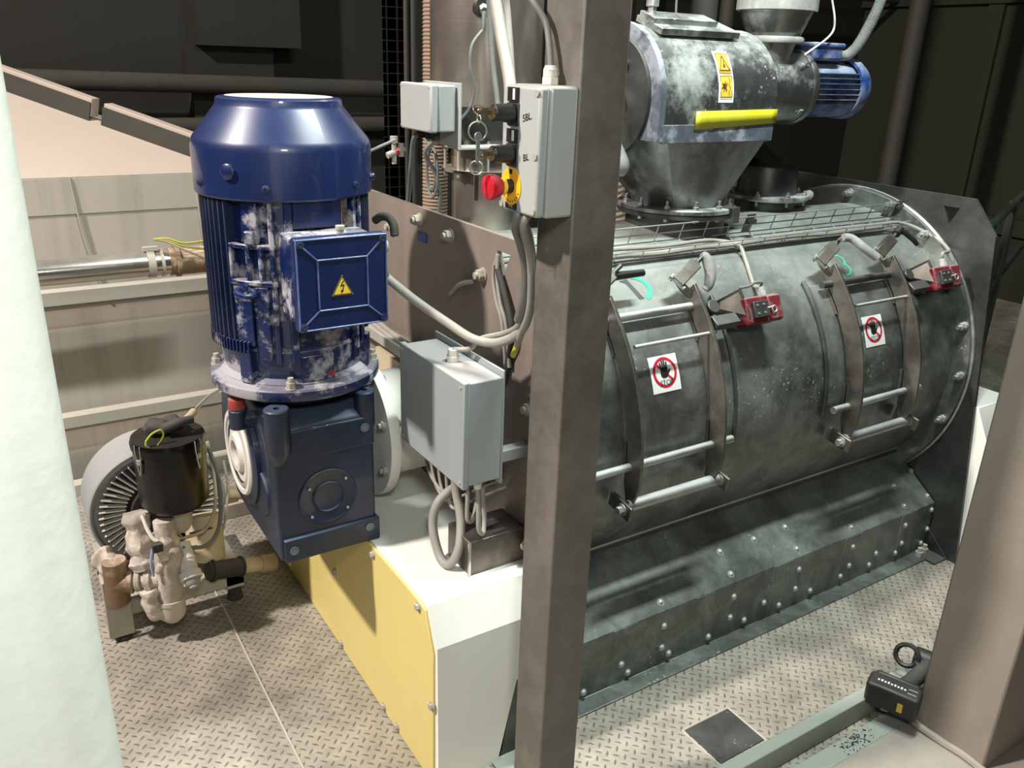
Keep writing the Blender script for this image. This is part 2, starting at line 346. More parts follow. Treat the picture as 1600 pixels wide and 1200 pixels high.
# ------------------------------------------------------------------ the setting
YC, ZC, RD = 2.06, 0.706, 0.52          # drum axis and radius
obj('floor', MB().box((-3.0, -1.0, -0.03), (0.480, 5.95, 0.0)), TREAD, kind='structure', at=(0, 0, 0))
obj('floor', MB().box((0.480, -1.0, -0.03), (7.0, 5.95, 0.0)), TREAD, kind='structure', at=(0, 0, 0))
obj("wall_back", MB().box((-5.0, 6.0, -2.0), (8.2, 6.1, 7.0)).box((1.31, 5.85, -2), (1.84, 6.0, 1.72)).box((1.35, 5.75, 1.72), (2.0, 6.0, 7.0))
    .box((3.2, 5.9, -2), (3.5, 6.0, 7.0)).box((5.0, 5.9, -2), (5.1, 6.0, 7.0)), WALLM, kind='structure')
wr = MB().box((8.0, -1.5, -2.0), (8.1, 6.0, 7.0))
for k in range(6): wr.box((7.96, -1.2+k*1.15, -2), (8.0, -1.06+k*1.15, 7.0))
wr.box((7.93, -1.5, 0.35), (8.0, 6.0, 0.5)).box((7.93, -1.5, 2.3), (8.0, 6.0, 2.42))
obj('wall_right', wr, WALLR, kind='structure')
obj('wall_left', MB().box((-5.1, -1.5, -2.0), (-5.0, 6.0, 7.0)), WALLM, kind='structure')
obj('ceiling', MB().box((-5.1, -1.5, 7.0), (8.1, 6.1, 7.1)), WALLM, kind='structure')

obj('trim_1', MB().tube([(0.478, -0.5, 0.0), (0.481, 0.6, 0.0003), (0.479, 1.6, 0.0), (0.481, 2.4, 0.0004), (0.480, 3.4, 0.0)], 0.0032, 8), BAR, kind='structure')
# near galvanised column at the left, and the dusty column at the right on its base
setp(obj('steel_column', MB().box((-0.28, 0.40, 0.0), (0.021, 0.62, 3.2)), GALV, bevel=0.035, seg=5),
     'pale galvanised steel column close to the camera at the left edge', 'column')
rc = thing('steel_column', 'broad brown dusty steel column rising behind the cordless drill at the right', 'column', (2.09, 0.845, 0.012))
obj('column_shaft', MB().box((1.985, 0.745, 0.012), (2.185, 0.945, 3.2)), COLR, rc, bevel=0.006)
obj('weld_bead', MB().tube([(1.98, 0.74, 0.016), (1.982, 0.80, 0.02), (1.978, 0.86, 0.018), (1.98, 0.952, 0.02), (2.04, 0.952, 0.018), (2.185, 0.952, 0.017)], 0.011, 8), SLAB, rc)
setp(obj('base_plate', MB().box((1.25, 0.30, 0.0), (2.35, 0.955, 0.012)), SLAB, bevel=0.003), 'dusty pale base plate under the right column', 'plate')
setp(obj('kick_rail', MB().box((0.98, 1.033, 0.0), (3.6, 1.068, 0.072)), BEAM, bevel=0.003), 'pale green upright steel rail crossing the tread plate below the machine', 'rail')
setp(obj('flat_strip', MB().box((0.98, 0.955, 0.0), (3.6, 1.008, 0.010)), BEAM, bevel=0.002), 'flat pale green steel strip between the upright rail and the column base', 'strip')
rnd = random.Random(3)
gr = MB()
for k in range(90):
    x, y = rnd.gauss(1.79, 0.035), rnd.gauss(0.985, 0.012); s_ = rnd.uniform(0.0012, 0.0035)
    gr.obox((x, y, 0.0112), (1, rnd.uniform(-1, 1), 0), (rnd.uniform(-1, 1), 1, 0), (0, 0, 1), s_*rnd.uniform(1, 2.4), s_, 0.0015)
setp(obj('grease_crumbs', gr, KSTK, kind='stuff'), 'black crumbs scattered on the pale strip beside the drill', 'crumbs')
pd = thing('patch_plate', 'dark square steel patch let into the tread plate floor', 'plate', (1.497, 1.184, 0.0))
obj('plate', MB().box((1.416, 1.117, 0.0), (1.578, 1.252, 0.004)), PADM, pd, bevel=0.001)
for x, y in ((1.43, 1.135), (1.565, 1.24)): obj('screw', MB().cyl((x, y, 0.003), (x, y, 0.0055), 0.005, seg=12), RUBBER, pd)
rm = MB()
for a, b_ in (((1.410, 1.112), (1.584, 1.112)), ((1.584, 1.112), (1.584, 1.257)), ((1.584, 1.257), (1.410, 1.257)), ((1.410, 1.257), (1.410, 1.112))):
    rm.tube([(*a, 0.0), (*b_, 0.0)], 0.003, 6, smooth=False)
obj('weld_bead', rm, BAR, pd)

# the post that crosses the picture
pp = thing('steel_post', 'worn square steel post in the middle, in front of the machine', 'post', (0.905, 1.20, 0.0))
obj('post_shaft', MB().box((0.855, 1.15, 0.0), (0.952, 1.255, 3.2)), POSTM, pp, bevel=0.004)

# ------------------------------------------------------------------ the mixer drum
MIX = thing('drum_mixer', 'big horizontal steel mixer drum with two access doors and bolted skirt', 'industrial mixer', (1.96, 2.06, 0.0))
sh = MB().lathe([(RD-0.006, 0), (RD, 0), (RD, 1.816), (RD-0.006, 1.816)], (1.064, YC, ZC), (1, 0, 0), 128)
obj('drum_shell', sh, STEEL, MIX, ang=60)
lowb = MB().prism([(1.06, 1.675, 0.355), (1.06, 1.675, 0.02), (1.06, 2.45, 0.02), (1.06, 2.45, 0.36)], (1.81, 0, 0))
obj('lower_casing', lowb, STEEL2, MIX)
sk = MB().prism([(1.06, 1.70, 0.352), (1.06, 1.49, 0.20), (1.06, 1.49, 0.006), (1.06, 1.436, 0.006), (1.06, 1.436, 0.0), (1.06, 1.497, 0.0), (1.06, 1.497, 0.196), (1.06, 1.705, 0.345)], (1.815, 0, 0))
for x in (1.34, 1.66, 2.0, 2.36, 2.68):      # lap seams of the skirt sheets
    sk.prism([(x, 1.489, 0.02), (x, 1.489, 0.2), (x, 1.497, 0.2), (x, 1.497, 0.02)], (0.02, 0, 0)) if False else sk.box((x, 1.4885, 0.006), (x+0.09, 1.492, 0.199))
SKO = obj('skirt', sk, SKIRT, MIX, bevel=0.002)
obj('seam_strip', MB().box((1.06, 1.672, 0.352), (2.87, 1.684, 0.362)), ROD, MIX)
# end plates with the triangular lifting cut-out
def end_plate(x):
    b = bmesh.new()
    outer = [(1.366, 0.0), (1.503, 1.20), (1.598, 1.31), (2.66, 1.31), (2.70, 1.20), (2.70, 0.0)]
    inner = [(1.705, 1.272), (1.645, 1.272), (1.674, 1.213)]
    for loop in (outer, inner):
        vs = [b.verts.new((x, y, z)) for y, z in loop]
        for i in range(len(vs)): b.edges.new((vs[i], vs[(i+1) % len(vs)]))
    bmesh.ops.triangle_fill(b, use_beauty=True, use_dissolve=False, edges=b.edges[:])
    cen = [f for f in b.faces if abs(f.calc_center_median().y-1.675) < 0.02 and abs(f.calc_center_median().z-1.2525) < 0.02 and f.calc_area() < 0.003]
    if cen: bmesh.ops.delete(b, geom=cen, context='FACES_ONLY')
    r = bmesh.ops.extrude_face_region(b, geom=b.faces[:])
    for v in r['geom']:
        if isinstance(v, bmesh.types.BMVert): v.co.x += 0.012
    m = MB(); m.b.free(); m.b = b; return m
EPR = obj('end_plate', end_plate(2.88), STEEL2, MIX, smooth=False, label='far right steel end plate with a triangular hole')
EPL = obj('end_plate', end_plate(1.05), PINK, MIX, smooth=False, label='dusty brown end plate behind the blue gear motor')
fr = MB().lathe([(RD, 0), (0.578, 0), (0.578, 0.010), (RD, 0.010)], (2.862, YC, ZC), (1, 0, 0), 96)
FRO = obj('flange_ring', fr, STEEL, MIX, label='bolted ring round the drum at the far end plate')
obj('rim_hoop', MB().ring((2.876, YC, ZC), (1, 0, 0), 0.583, 0.006, 96), ROD, FRO)
def stud(x0, x1, y, z, r=0.012, s=1):
    return MB().cyl((x0, y, z), (x1, y, z), r*0.55, seg=10).hexa((x1-s*0.006, y, z), (x1-s*0.018, y, z), r).cyl((x1-s*0.018, y, z), (x1-s*0.020, y, z), r*1.25, seg=14)
for k in range(10):
    a = R(91.8-18.35*k); y, z = YC-0.560*cos(a), ZC+0.560*sin(a)
    obj('flange_bolt', MB().cyl((2.862, y, z), (2.822, y, z), 0.0075, seg=10).hexa((2.852, y, z), (2.836, y, z), 0.0135).cyl((2.862, y, z), (2.852, y, z), 0.016, seg=14), ROD, FRO)
for k in range(9):
    a = R(114.5-18.4*k); y, z = YC-0.572*cos(a), ZC+0.572*sin(a)
    if z < 0.53: continue
    obj('plate_bolt', MB().cyl((1.05, y, z), (1.046, y, z), 0.019, seg=16).hexa((1.047, y, z), (1.032, y, z), 0.015).cyl((1.034, y, z), (1.024, y, z), 0.009, seg=12), BAR, EPL)
obj('blue_tag', MB().box((1.046, 2.075, 1.218), (1.0485, 2.125, 1.243)), mat('blue_label', (40, 60, 150), 0.5), EPL, label='small blue and white tag on the end plate')
# skirt bolts: dome heads on the vertical face and on the slope
v_b = [(1.532,1.487,0.147), (1.532,1.487,0.070), (1.564,1.487,0.036), (1.730,1.487,0.033), (1.819,1.487,0.073), (1.888,1.487,0.037), (1.822,1.487,0.149), (1.973,1.487,0.074), (2.052,1.487,0.036), (2.124,1.487,0.076), (2.207,1.487,0.040), (2.126,1.487,0.151), (2.365,1.487,0.045), (2.405,1.487,0.076), (2.405,1.487,0.152), (2.526,1.487,0.040), (2.555,1.487,0.079), (2.679,1.487,0.043), (2.707,1.487,0.076), (2.706,1.487,0.152), (2.840,1.487,0.036), (2.861,1.487,0.091), (2.860,1.487,0.174), (1.405,1.487,0.031), (1.377,1.487,0.071), (1.243,1.487,0.029)]
first = None
for x, y, z in v_b:
    if first is None:
        first = obj('skirt_bolt', MB().lathe([(0.0085, 0), (0.0075, 0.004), (0.004, 0.0065), (0, 0.007)], (x, y, z), (0, -1, 0), 14).cyl((x, y+0.002, z), (x, y, z), 0.0115, seg=14), ROD, SKO); f0 = Vector((x, y, z))
    else: copy_part(first, SKO, Vector((x, y, z))-f0)
s_b = [(1.531,1.513,0.217), (1.824,1.514,0.217), (1.831,1.576,0.262), (1.985,1.575,0.262), (2.136,1.576,0.263), (2.128,1.512,0.216), (2.411,1.513,0.216), (2.715,1.513,0.217), (2.733,1.578,0.264), (2.871,1.606,0.284), (2.862,1.516,0.219)]
first = None; nrm = Vector((0, -0.145, 0.2)).normalized()
for q in s_b:
    q = Vector(q)
    if first is None:
        first = obj('skirt_bolt', MB().lathe([(0.0115, 0), (0.0115, 0.002), (0.0085, 0.002), (0.0075, 0.006), (0.004, 0.0085), (0, 0.009)], q-nrm*0.001, nrm, 14), ROD, SKO); f0 = q
    else: copy_part(first, SKO, q-f0)
for x, y in ((2.84, 1.47), (2.80, 1.465)):
    obj('foot_bolt', MB().hexa((x, y, 0.005), (x, y, 0.025), 0.014).cyl((x, y, 0.025), (x, y, 0.04), 0.008, seg=10), BAR, MIX)
obj('foot_bracket', MB().box((2.80, 1.40, 0.0), (2.88, 1.49, 0.008)).prism([(2.872, 1.40, 0.008), (2.872, 1.49, 0.008), (2.872, 1.49, 0.09)], (0.006, 0, 0)), STEEL2, MIX)

# point on the drum: x along, a = angle up from the front (degrees), r = radius
def dp(x, a, r): return Vector((x, YC-r*cos(R(a)), ZC+r*sin(R(a))))
def sector(x0, x1, r0, r1, a0, a1, n=28):
    m = MB(); A = []
    for k in range(n+1):
        a = a0+(a1-a0)*k/n
        A.append([m.b.verts.new(dp(x, a, r)) for x, r in ((x0, r0), (x1, r0), (x1, r1), (x0, r1))])
    m._f(A[0]); m._f(list(reversed(A[-1])))
    for p, q in zip(A, A[1:]):
        for i in range(4): m._f([p[i], p[(i+1) % 4], q[(i+1) % 4], q[i]])
    return m
def arm_mb(x):
    m = MB(); n = 30; A = []
    for k in range(n+1):
        a = -10+(56*k/n)
        ri, ro = 0.540, 0.600
        if a > 40: ri = 0.540+(a-40)*0.0022; ro = 0.600+(a-40)*0.0005
        if a < -5: ri = 0.540+(-5-a)*0.004; ro = 0.600-(-5-a)*0.003
        for c in (5, 20, 36): pass
        A.append([m.b.verts.new(dp(xx, a, r)) for xx, r in ((x-0.005, ri), (x+0.005, ri), (x+0.005, ro), (x-0.005, ro))])
    m._f(A[0]); m._f(list(reversed(A[-1])))
    for p, q in zip(A, A[1:]):
        for i in range(4): m._f([p[i], p[(i+1) % 4], q[(i+1) % 4], q[i]])
    for c in (36.5, 2.5):                                   # lugs that carry the arm on the door plate
        m2 = sector(x-0.005, x+0.005, 0.529, 0.545, c-5, c+5, 6)
        for f in m2.b.faces:
            m._f([m.b.verts.new(v.co) for v in f.verts])
        m2.b.free()
    return m

def sticker(door, xc, ac, s_):
    """square white sticker, red ring, hand and the word STOP, laid on the door plate"""
    def fn(u, v, lift): return dp(xc+u, ac+math.degrees(v/0.53), 0.5295+lift)
    m = MB(); n = 8
    for i in range(n):
        v0, v1 = -s_/2+s_*i/n, -s_/2+s_*(i+1)/n
        flat_poly(m, [(-s_/2, v0), (s_/2, v0), (s_/2, v1), (-s_/2, v1)], fn, 0.0012)
    m.mi = 1
    flat_ring(m, 0, 0.003, s_*0.335, s_*0.42, fn, 0.0018, 40)
    flat_line(m, [(-s_*0.25, s_*0.27), (s_*0.25, -s_*0.21)], s_*0.075, fn, 0.0018)
    m.mi = 2; k = s_/0.1
    palm = [(-0.013, -0.014), (-0.006, -0.019), (0.006, -0.018), (0.013, -0.010), (0.0215, 0.002), (0.019, 0.005), (0.011, -0.001), (0.012, 0.010), (-0.012, 0.010), (-0.0145, -0.004)]
    cx, cy = -0.001*k, 0.007*k
    flat_poly(m, [(cx+a*k, cy+b_*k) for a, b_ in palm], fn, 0.0024)
    for fx, top, tilt in ((-0.0095, 0.024, -0.003), (-0.0035, 0.029, -0.001), (0.0025, 0.029, 0.0005), (0.0085, 0.025, 0.002)):
        w2 = 0.0024
        flat_poly(m, [(cx+(fx-w2)*k, cy+0.009*k), (cx+(fx+w2)*k, cy+0.009*k), (cx+(fx+tilt+w2)*k, cy+(top-0.001)*k), (cx+(fx+tilt)*k, cy+(top+0.001)*k), (cx+(fx+tilt-w2)*k, cy+(top-0.001)*k)], fn, 0.0024)
    flat_text(m, 'STOP', s_*0.20, 0.001, -s_*0.245, fn, 0.003)
    return obj('warning_sticker', m, (WSTK, RSTK, KSTK), door, ang=80, label='square STOP sticker with a red ring over a black hand')

def clamp(door, x, kind):
    """swing clamp at the upper end of an arm"""
    rad = dp(0, 47, 1)-dp(0, 47, 0); rad.normalize(); tan = Vector((0, sin(R(47)), cos(R(47))))
    base = dp(x-0.052, 47.5, 0.583)
    ax = Vector((0.86, 0.14, 0.50)).normalized()
    side = ax.cross(rad).normalized(); up = side.cross(ax).normalized()
    m = MB().obox(base+ax*0.05+up*0.012, ax, side, up, 0.086, 0.034, 0.006)
    m.obox(base+ax*0.05+side*0.016, ax, side, up, 0.086, 0.005, 0.026).obox(base+ax*0.05-side*0.016, ax, side, up, 0.086, 0.005, 0.026)
    c = obj('clamp', m, ARM, door, bevel=0.001)
    obj('clamp_bolt', MB().cyl(base+ax*0.012-side*0.026, base+ax*0.012+side*0.026, 0.007, seg=12).cyl(base+ax*0.012-side*0.026, base+ax*0.012-side*0.020, 0.011, seg=12), ROD, c)
    tip = base+ax*0.135
    obj('clamp_rod', MB().cyl(base+ax*0.02, tip, 0.0065, seg=12).cyl(base+ax*0.093, base+ax*0.101, 0.012, seg=6), STEEL2, c)
    link = MB().tube([dp(x, 44.5, 0.57), dp(x-0.02, 46.5, 0.575), base+ax*0.02-up*0.004], 0.012, 8)
    obj('clamp_lug', link, ARM, c)
    if kind == 'lever':
        tip = dp(x+0.06, 51.5, 0.60)
        obj('lever_handle', MB().cyl(tip-Vector((0.16, 0, 0)), tip-Vector((0.02, 0, 0)), 0.011, seg=16).cyl(tip-Vector((0.04, 0, 0)), tip+Vector((0.085, 0, 0)), 0.0125, 0.0095, seg=18), BLACK, c, label='black straight lever handle')
    elif kind == 'black':
        h = MB().cyl(tip-ax*0.012, tip+ax*0.018, 0.014, seg=16).tube([tip+ax*0.008, tip+Vector((0.02, -0.01, 0.0)), tip+Vector((0.045, -0.03, -0.022)), tip+Vector((0.062, -0.04, -0.04))], lambda t: 0.0105-0.003*t, 10)
        obj('lever_handle', h, BLACK, c, label='black lever handle')
    elif kind == 'white':
        q = [tip+Vector((-0.004, 0, 0.004)), tip+Vector((0.008, -0.006, -0.010)), tip+Vector((0.016, -0.018, -0.045)), tip+Vector((0.010, -0.024, -0.080)), tip+Vector((0.000, -0.022, -0.094))]
        obj('lever_handle', MB().tube(q, lambda t: 0.011+0.006*sin(pi*min(1, t*1.1)), 12), DUSTM, c, label='dust-covered pale lever handle')
    elif kind == 'flatwhite':
        q = [tip+Vector((0.012, 0, 0.004)), tip+Vector((0.04, -0.012, 0.0)), tip+Vector((0.07, -0.045, -0.028)), tip+Vector((0.105, -0.07, -0.055))]
        obj('lever_handle', MB().tube(q, lambda t: 0.0135, 12), DUSTM, c, label='dust-covered pale lever handle')
        obj('wing_nut', MB().obox(tip-ax*0.02, up, side, ax, 0.04, 0.008, 0.008), RUBBER, c)
    return c

def door(x0, x1, xa, xb, lab, kinds, xs):
    d = obj('access_door', sector(x0, x1, 0.519, 0.5285, -3.5, 43, 40), STEEL, MIX, ang=50, label=lab, bevel=0.002)
    for x in (x0, x1):
        obj('door_edge_rod', MB().tube([dp(x, a, 0.530) for a in range(-3, 46, 3)], 0.007, 8, smooth=False), STEEL2, d)
    for x in (xa, xb): obj('arm', arm_mb(x), ARM, d, bevel=0.0008)
    obj('rung', MB().cyl(dp(x0+0.04, 41.5, 0.556), dp(xb+0.01, 41.5, 0.556), 0.0115, seg=16), STEEL2 if x0 > 2 else ROD, d)
    obj('rung', MB().cyl(dp(xa+0.03, 32.2, 0.585), dp(xb+0.022, 32.2, 0.585), 0.0055, seg=12), ROD, d)
    obj('rung', MB().cyl(dp(x0+0.01, 0.2, 0.556), dp(xb+0.075, 0.2, 0.556), 0.0115, seg=16), ROD, d)
    obj('hinge_tube', MB().cyl(dp(xa-0.01, -10.6, 0.58), dp(xb+0.02, -10.6, 0.58), 0.0165, seg=18), ROD, d)
    for x in (xa-0.028, xb+0.030):
        hb = MB().obox(dp(x, -10.6, 0.572), dp(0, -10.6, 1)-dp(0, -10.6, 0), Vector((1, 0, 0)), Vector((0, sin(R(-10.6)), cos(R(-10.6)))), 0.09, 0.010, 0.045)
        h = obj('hinge_bracket', hb, ARM, d, bevel=0.003)
        obj('hinge_bolt', MB().hexa(dp(x-0.022, -10.6, 0.585), dp(x+0.02, -10.6, 0.585), 0.011).cyl(dp(x-0.008, -10.6, 0.585), dp(x-0.004, -10.6, 0.585), 0.017), ROD, h)
    for x, k in zip((xa, xb), kinds): clamp(d, x, k)
    sticker(d, *xs)
    return d
D1 = door(1.20, 1.765, 1.357, 1.655, 'left access door nearest the post', ('lever', 'white'), (1.513, 23.9, 0.1))
D2 = door(2.165, 2.635, 2.250, 2.545, 'right access door near the far end plate', ('flatwhite', 'black'), (2.412, 23.4, 0.1))
# tongue and boss beside each door that works the red safety switch
for xb in (1.655, 2.545):
    t = MB().obox(dp(xb+0.060, 34.5, 0.59), Vector((1, 0, 0)), Vector((0, -0.8, -0.55)), Vector((0, -0.55, 0.8)), 0.09, 0.034, 0.026)
    t.cyl(dp(xb+0.035, 39, 0.52), dp(xb+0.035, 39, 0.60), 0.02)
    obj('switch_tongue', t, STEEL2, MIX, bevel=0.002)
# marker letters on the shell
mk = MB()
def fnD(xc, ac):
    return lambda u, v, lift: dp(xc+u, ac+math.degrees(v/0.5205), 0.5206+lift)
f1 = fnD(1.53, 52.0)
flat_poly(mk, [(-0.045, 0.032), (-0.015, 0.036), (0.008, -0.036), (-0.010, -0.036), (-0.028, 0.022)], f1, 0.0006)
mk.mi = 1; flat_ring(mk, -0.008, 0.0, 0.044, 0.060, f1, 0.0006, 24, R(-62), R(80), 0.8)
obj('marker_letter', mk, (mat('grey_marker', (70, 74, 74), 0.6), GREENM), MIX, ang=80, label='hand-drawn D in grey and green marker')
mk = MB(); f2 = fnD(2.40, 49.8)
mk.mi = 1; flat_ring(mk, -0.004, 0.018, 0.020, 0.028, f2, 0.0006, 18, R(-60), R(110), 0.9); flat_ring(mk, -0.002, -0.018, 0.020, 0.029, f2, 0.0006, 18, R(-110), R(70), 0.9)
obj('marker_letter', mk, (KSTK, GREENM), MIX, ang=80, label='green hand-drawn character between the clamps of the right door')

# red safety switches
def switch(x0, name, label, dusty):
    t = thing(name, label, 'safety switch', tuple(dp(x0+0.07, 35, 0.53)), 'red safety switches on the drum')
    n = (dp(0, 35, 1)-dp(0, 35, 0)).normalized(); tn = Vector((0, sin(R(35)), cos(R(35)))); X = Vector((1, 0, 0))
    vn = Vector((0, -0.90, 0.43)).normalized(); vt = Vector((0, 0.43, 0.90)).normalized()
    c = dp(x0+0.07, 36.0, 0.592)
    obj('housing', MB().obox(c, X, vn, vt, 0.135, 0.050, 0.078), REDD, t, bevel=0.005)
    obj('cover', MB().obox(c+vn*0.028+X*0.038, X, vn, vt, 0.052, 0.012, 0.070), REDD, t, bevel=0.004)
    br = MB().prism([dp(x0-0.045, 42, 0.525), dp(x0+0.005, 42, 0.62), dp(x0+0.005, 34, 0.62), dp(x0-0.0, 34, 0.525)], (0.004, 0, 0))
    br.obox(c-n*0.034, X, tn, n, 0.15, 0.07, 0.004)
    br.obox(c-n*0.052-X*0.02, X, tn, n, 0.004, 0.05, 0.034).obox(c-n*0.052+X*0.05, X, tn, n, 0.004, 0.05, 0.034)
    obj('mounting_bracket', br, ARM, t)
    obj('lock_plate', MB().obox(c+vn*0.030-X*0.022, X, vn, vt, 0.058, 0.016, 0.046), STEEL2, t, bevel=0.002)
    for dx, dz in ((-0.038, 0.012), (-0.012, 0.012), (-0.012, -0.012), (-0.038, -0.012)):
        obj('screw', MB().cyl(c+vn*0.037+X*dx+vt*dz, c+vn*0.0405+X*dx+vt*dz, 0.0035, seg=10), ROD, t)
    obj('key_ring', MB().ring(c+vn*0.040+X*0.024-vt*0.006, vn, 0.009, 0.0022, 20, sub=6).cyl(c+vn*0.037+X*0.0, c+vn*0.040+X*0.018, 0.0028), ROD, t)
    g = c+vt*0.039+X*0.034-vn*0.004
    obj('cable_gland', MB().hexa(g, g+vt*0.014, 0.013).cyl(g+vt*0.014, g+vt*0.026, 0.011), GREYP, t, bevel=0.001)
    return t, g+vt*0.026
sw1, g1 = switch(1.783, 'safety_switch', 'red safety switch beside the left access door', 0)
sw2, g2 = switch(2.675, 'safety_switch', 'red safety switch beside the far end plate', 1)

# wire mesh cable tray along the drum top
def tray_pt(x, s_):                       # s_ runs across: near wall, bottom, far wall
    pn, pf = dp(x, 62.3, 0.533), dp(x, 69.8, 0.535)
    nn = dp(0, 66, 1)-dp(0, 66, 0); nf = dp(0, 71, 1)-dp(0, 71, 0)
    if s_ < 0: return pn+nn*(-s_)
    if s_ > 1: return pf+nf*(s_-1)
    return pn.lerp(pf, s_)
tw = MB()
for s_ in (-0.028, -0.002, 0.5, 1.0, 1.027, 1.054):
    tw.tube([tray_pt(1.08, s_), tray_pt(2.85, s_)], 0.0024, 6, smooth=False)
for k in range(18):
    x = 1.10+k*0.1
    tw.tube([tray_pt(x, -0.028), tray_pt(x, 0), tray_pt(x, 1), tray_pt(x, 1.054)], 0.0022, 6, smooth=False)
ct = thing('cable_tray', 'wire mesh cable tray running along the top of the drum', 'cable tray', (1.96, 1.87, 1.19))
obj('wire_mesh', tw, WIRE, ct)
for x in (2.07, 2.84):
    obj('tray_bracket', MB().prism([tray_pt(x, 1.0), tray_pt(x, 1.062), tray_pt(x+0.035, 1.062), tray_pt(x+0.035, 1.0)], (0, 0.004, 0.001)).cyl(tray_pt(x+0.01, 1.04), tray_pt(x+0.01, 1.04)+Vector((0, -0.012, 0)), 0.008).cyl(tray_pt(x+0.028, 1.04), tray_pt(x+0.028, 1.04)+Vector((0, -0.012, 0)), 0.008), ARM, ct)
def along(s_, xs, j=0.006, lift=0.012, seed=0):
    rr = random.Random(seed); out = []
    for x in xs:
        q = tray_pt(x, s_+rr.uniform(-j, j)*4); q += (dp(0, 70, 1)-dp(0, 70, 0))*(lift+rr.uniform(-j, j)); out.append(q)
    return out
xs = [1.07+0.15*k for k in range(13)]
CG = 'cables lying in the mesh tray'
setp(obj('cable', MB().tube(along(0.12, xs, 0.004, 0.010, 1)[:-1], 0.0085, 8), CABLE), 'thick grey cable along the near edge of the mesh tray', 'cable', CG)
c2 = along(0.45, [1.07, 1.3, 1.5, 1.7, 1.85, 1.93], 0.006, 0.012, 5)+[dp(1.985, 62, 0.545), dp(1.985, 57, 0.532), dp(1.965, 50, 0.527), dp(1.955, 46, 0.530), dp(1.935, 43, 0.575)]
setp(obj('cable', MB().tube(c2, 0.006, 8), CABLE), 'grey cable leaving the tray down to the left red switch', 'cable', CG)
hz = [g1+Vector((0, 0, -0.004)), g1+Vector((-0.004, -0.006, 0.014)), g1+Vector((-0.02, 0, 0.016)), g1+Vector((-0.04, 0.01, 0.004)), g1+Vector((-0.065, 0.02, 0.0))]
setp(obj('cable', MB().tube(hz, 0.0042, 8), CABLED), 'short grey cable curling out of the left red switch', 'cable')
c3 = along(0.25, [2.1, 2.4, 2.65], 0.004, 0.014, 9)+[dp(2.80, 62, 0.56), dp(2.87, 52, 0.575), dp(2.85, 45, 0.60), g2+Vector((0, 0, 0.02)), g2+Vector((0, 0, -0.004))]
setp(obj('cable', MB().tube(c3, 0.006, 8), CABLE), 'grey cable from the tray end to the far red switch', 'cable', CG)

# white cover behind the far end plate
wc = thing('machine_cover', 'white sheet cover showing behind the far right end plate', 'cover', (3.05, 1.6, 0.0))
obj('cover_sheet', MB().prism([(2.893, 1.345, 0.0), (2.893, 1.345, 0.44), (2.893, 1.43, 0.605), (2.893, 2.7, 0.605), (2.893, 2.7, 0.0)], (0.22, 0, 0)), (WHITE,), wc, bevel=0.003)

# ------------------------------------------------------------------ chain guard, yellow side and white top
CGD = thing('chain_guard', 'long chain guard with yellow side panel and white top under the gear motor', 'machine guard', (0.895, 2.1, 0.0))
prof = [(1.418, 0.0), (1.425, 0.419), (1.47, 0.511), (2.75, 0.511), (2.75, 0.0)]
ws = MB()
outer = [(0.744, y, z) for y, z in prof]
a = [ws.b.verts.new(p) for p in outer]; c = [ws.b.verts.new((1.045, y, z)) for _, y, z in outer]
c[0].co = (0.915, 1.418, 0.0)
extra = ws.b.verts.new((0.967, 1.4216, 0.24)); extra2 = ws.b.verts.new((1.045, 1.4216, 0.24))
ws._f([a[0], c[0], extra, a[1]]); ws._f([extra, extra2, c[1], a[1]])
for i in range(1, 4): ws._f([a[i], a[i+1], c[i+1], c[i]])
ws._f(list(reversed(a))); ws._f([c[4], c[3], c[2], c[1], extra2])
obj('white_cover', ws, WHITE, CGD, smooth=False, label='white folded top and front of the guard')
obj('side_panel', MB().prism([(0.738, 1.436, 0.004), (0.738, 1.436, 0.40), (0.738, 1.476, 0.497), (0.738, 1.50, 0.503), (0.738, 2.745, 0.503), (0.738, 2.745, 0.004)], (0.006, 0, 0)), YEL, CGD, bevel=0.0015, label='yellow side panel')
obj('gusset_plate', MB().prism([(0.93, 1.428, 0.0), (0.97, 1.428, 0.245), (1.048, 1.428, 0.245), (1.048, 1.428, 0.0)], (0, 0.006, 0)), STEEL2, CGD)
obj('foot_strip', MB().box((0.90, 1.36, 0.0), (1.05, 1.427, 0.006)), BEAM, CGD)
for q in ((0.737,1.508,0.488), (0.737,2.065,0.263), (0.737,1.439,0.247), (0.737,1.773,0.485), (0.737,1.729,0.020), (0.737,2.041,0.013), (0.737,1.643,0.003)):
    y, z = q[1], max(q[2], 0.02)
    obj('panel_bolt', MB().cyl((0.739, y, z), (0.736, y, z), 0.012, seg=16).hexa((0.737, y, z), (0.729, y, z), 0.0085), BAR, CGD)
sb = thing('steel_box', 'small heat-stained steel box standing on the white guard top', 'box', (0.96, 1.58, 0.511))
obj('box_body', MB().box((0.885, 1.528, 0.5115), (1.046, 1.640, 0.605)), ARM, sb, bevel=0.004)
obj('weld_seam', MB().box((0.882, 1.525, 0.5115), (0.888, 1.531, 0.605)), STAIN_H, sb)

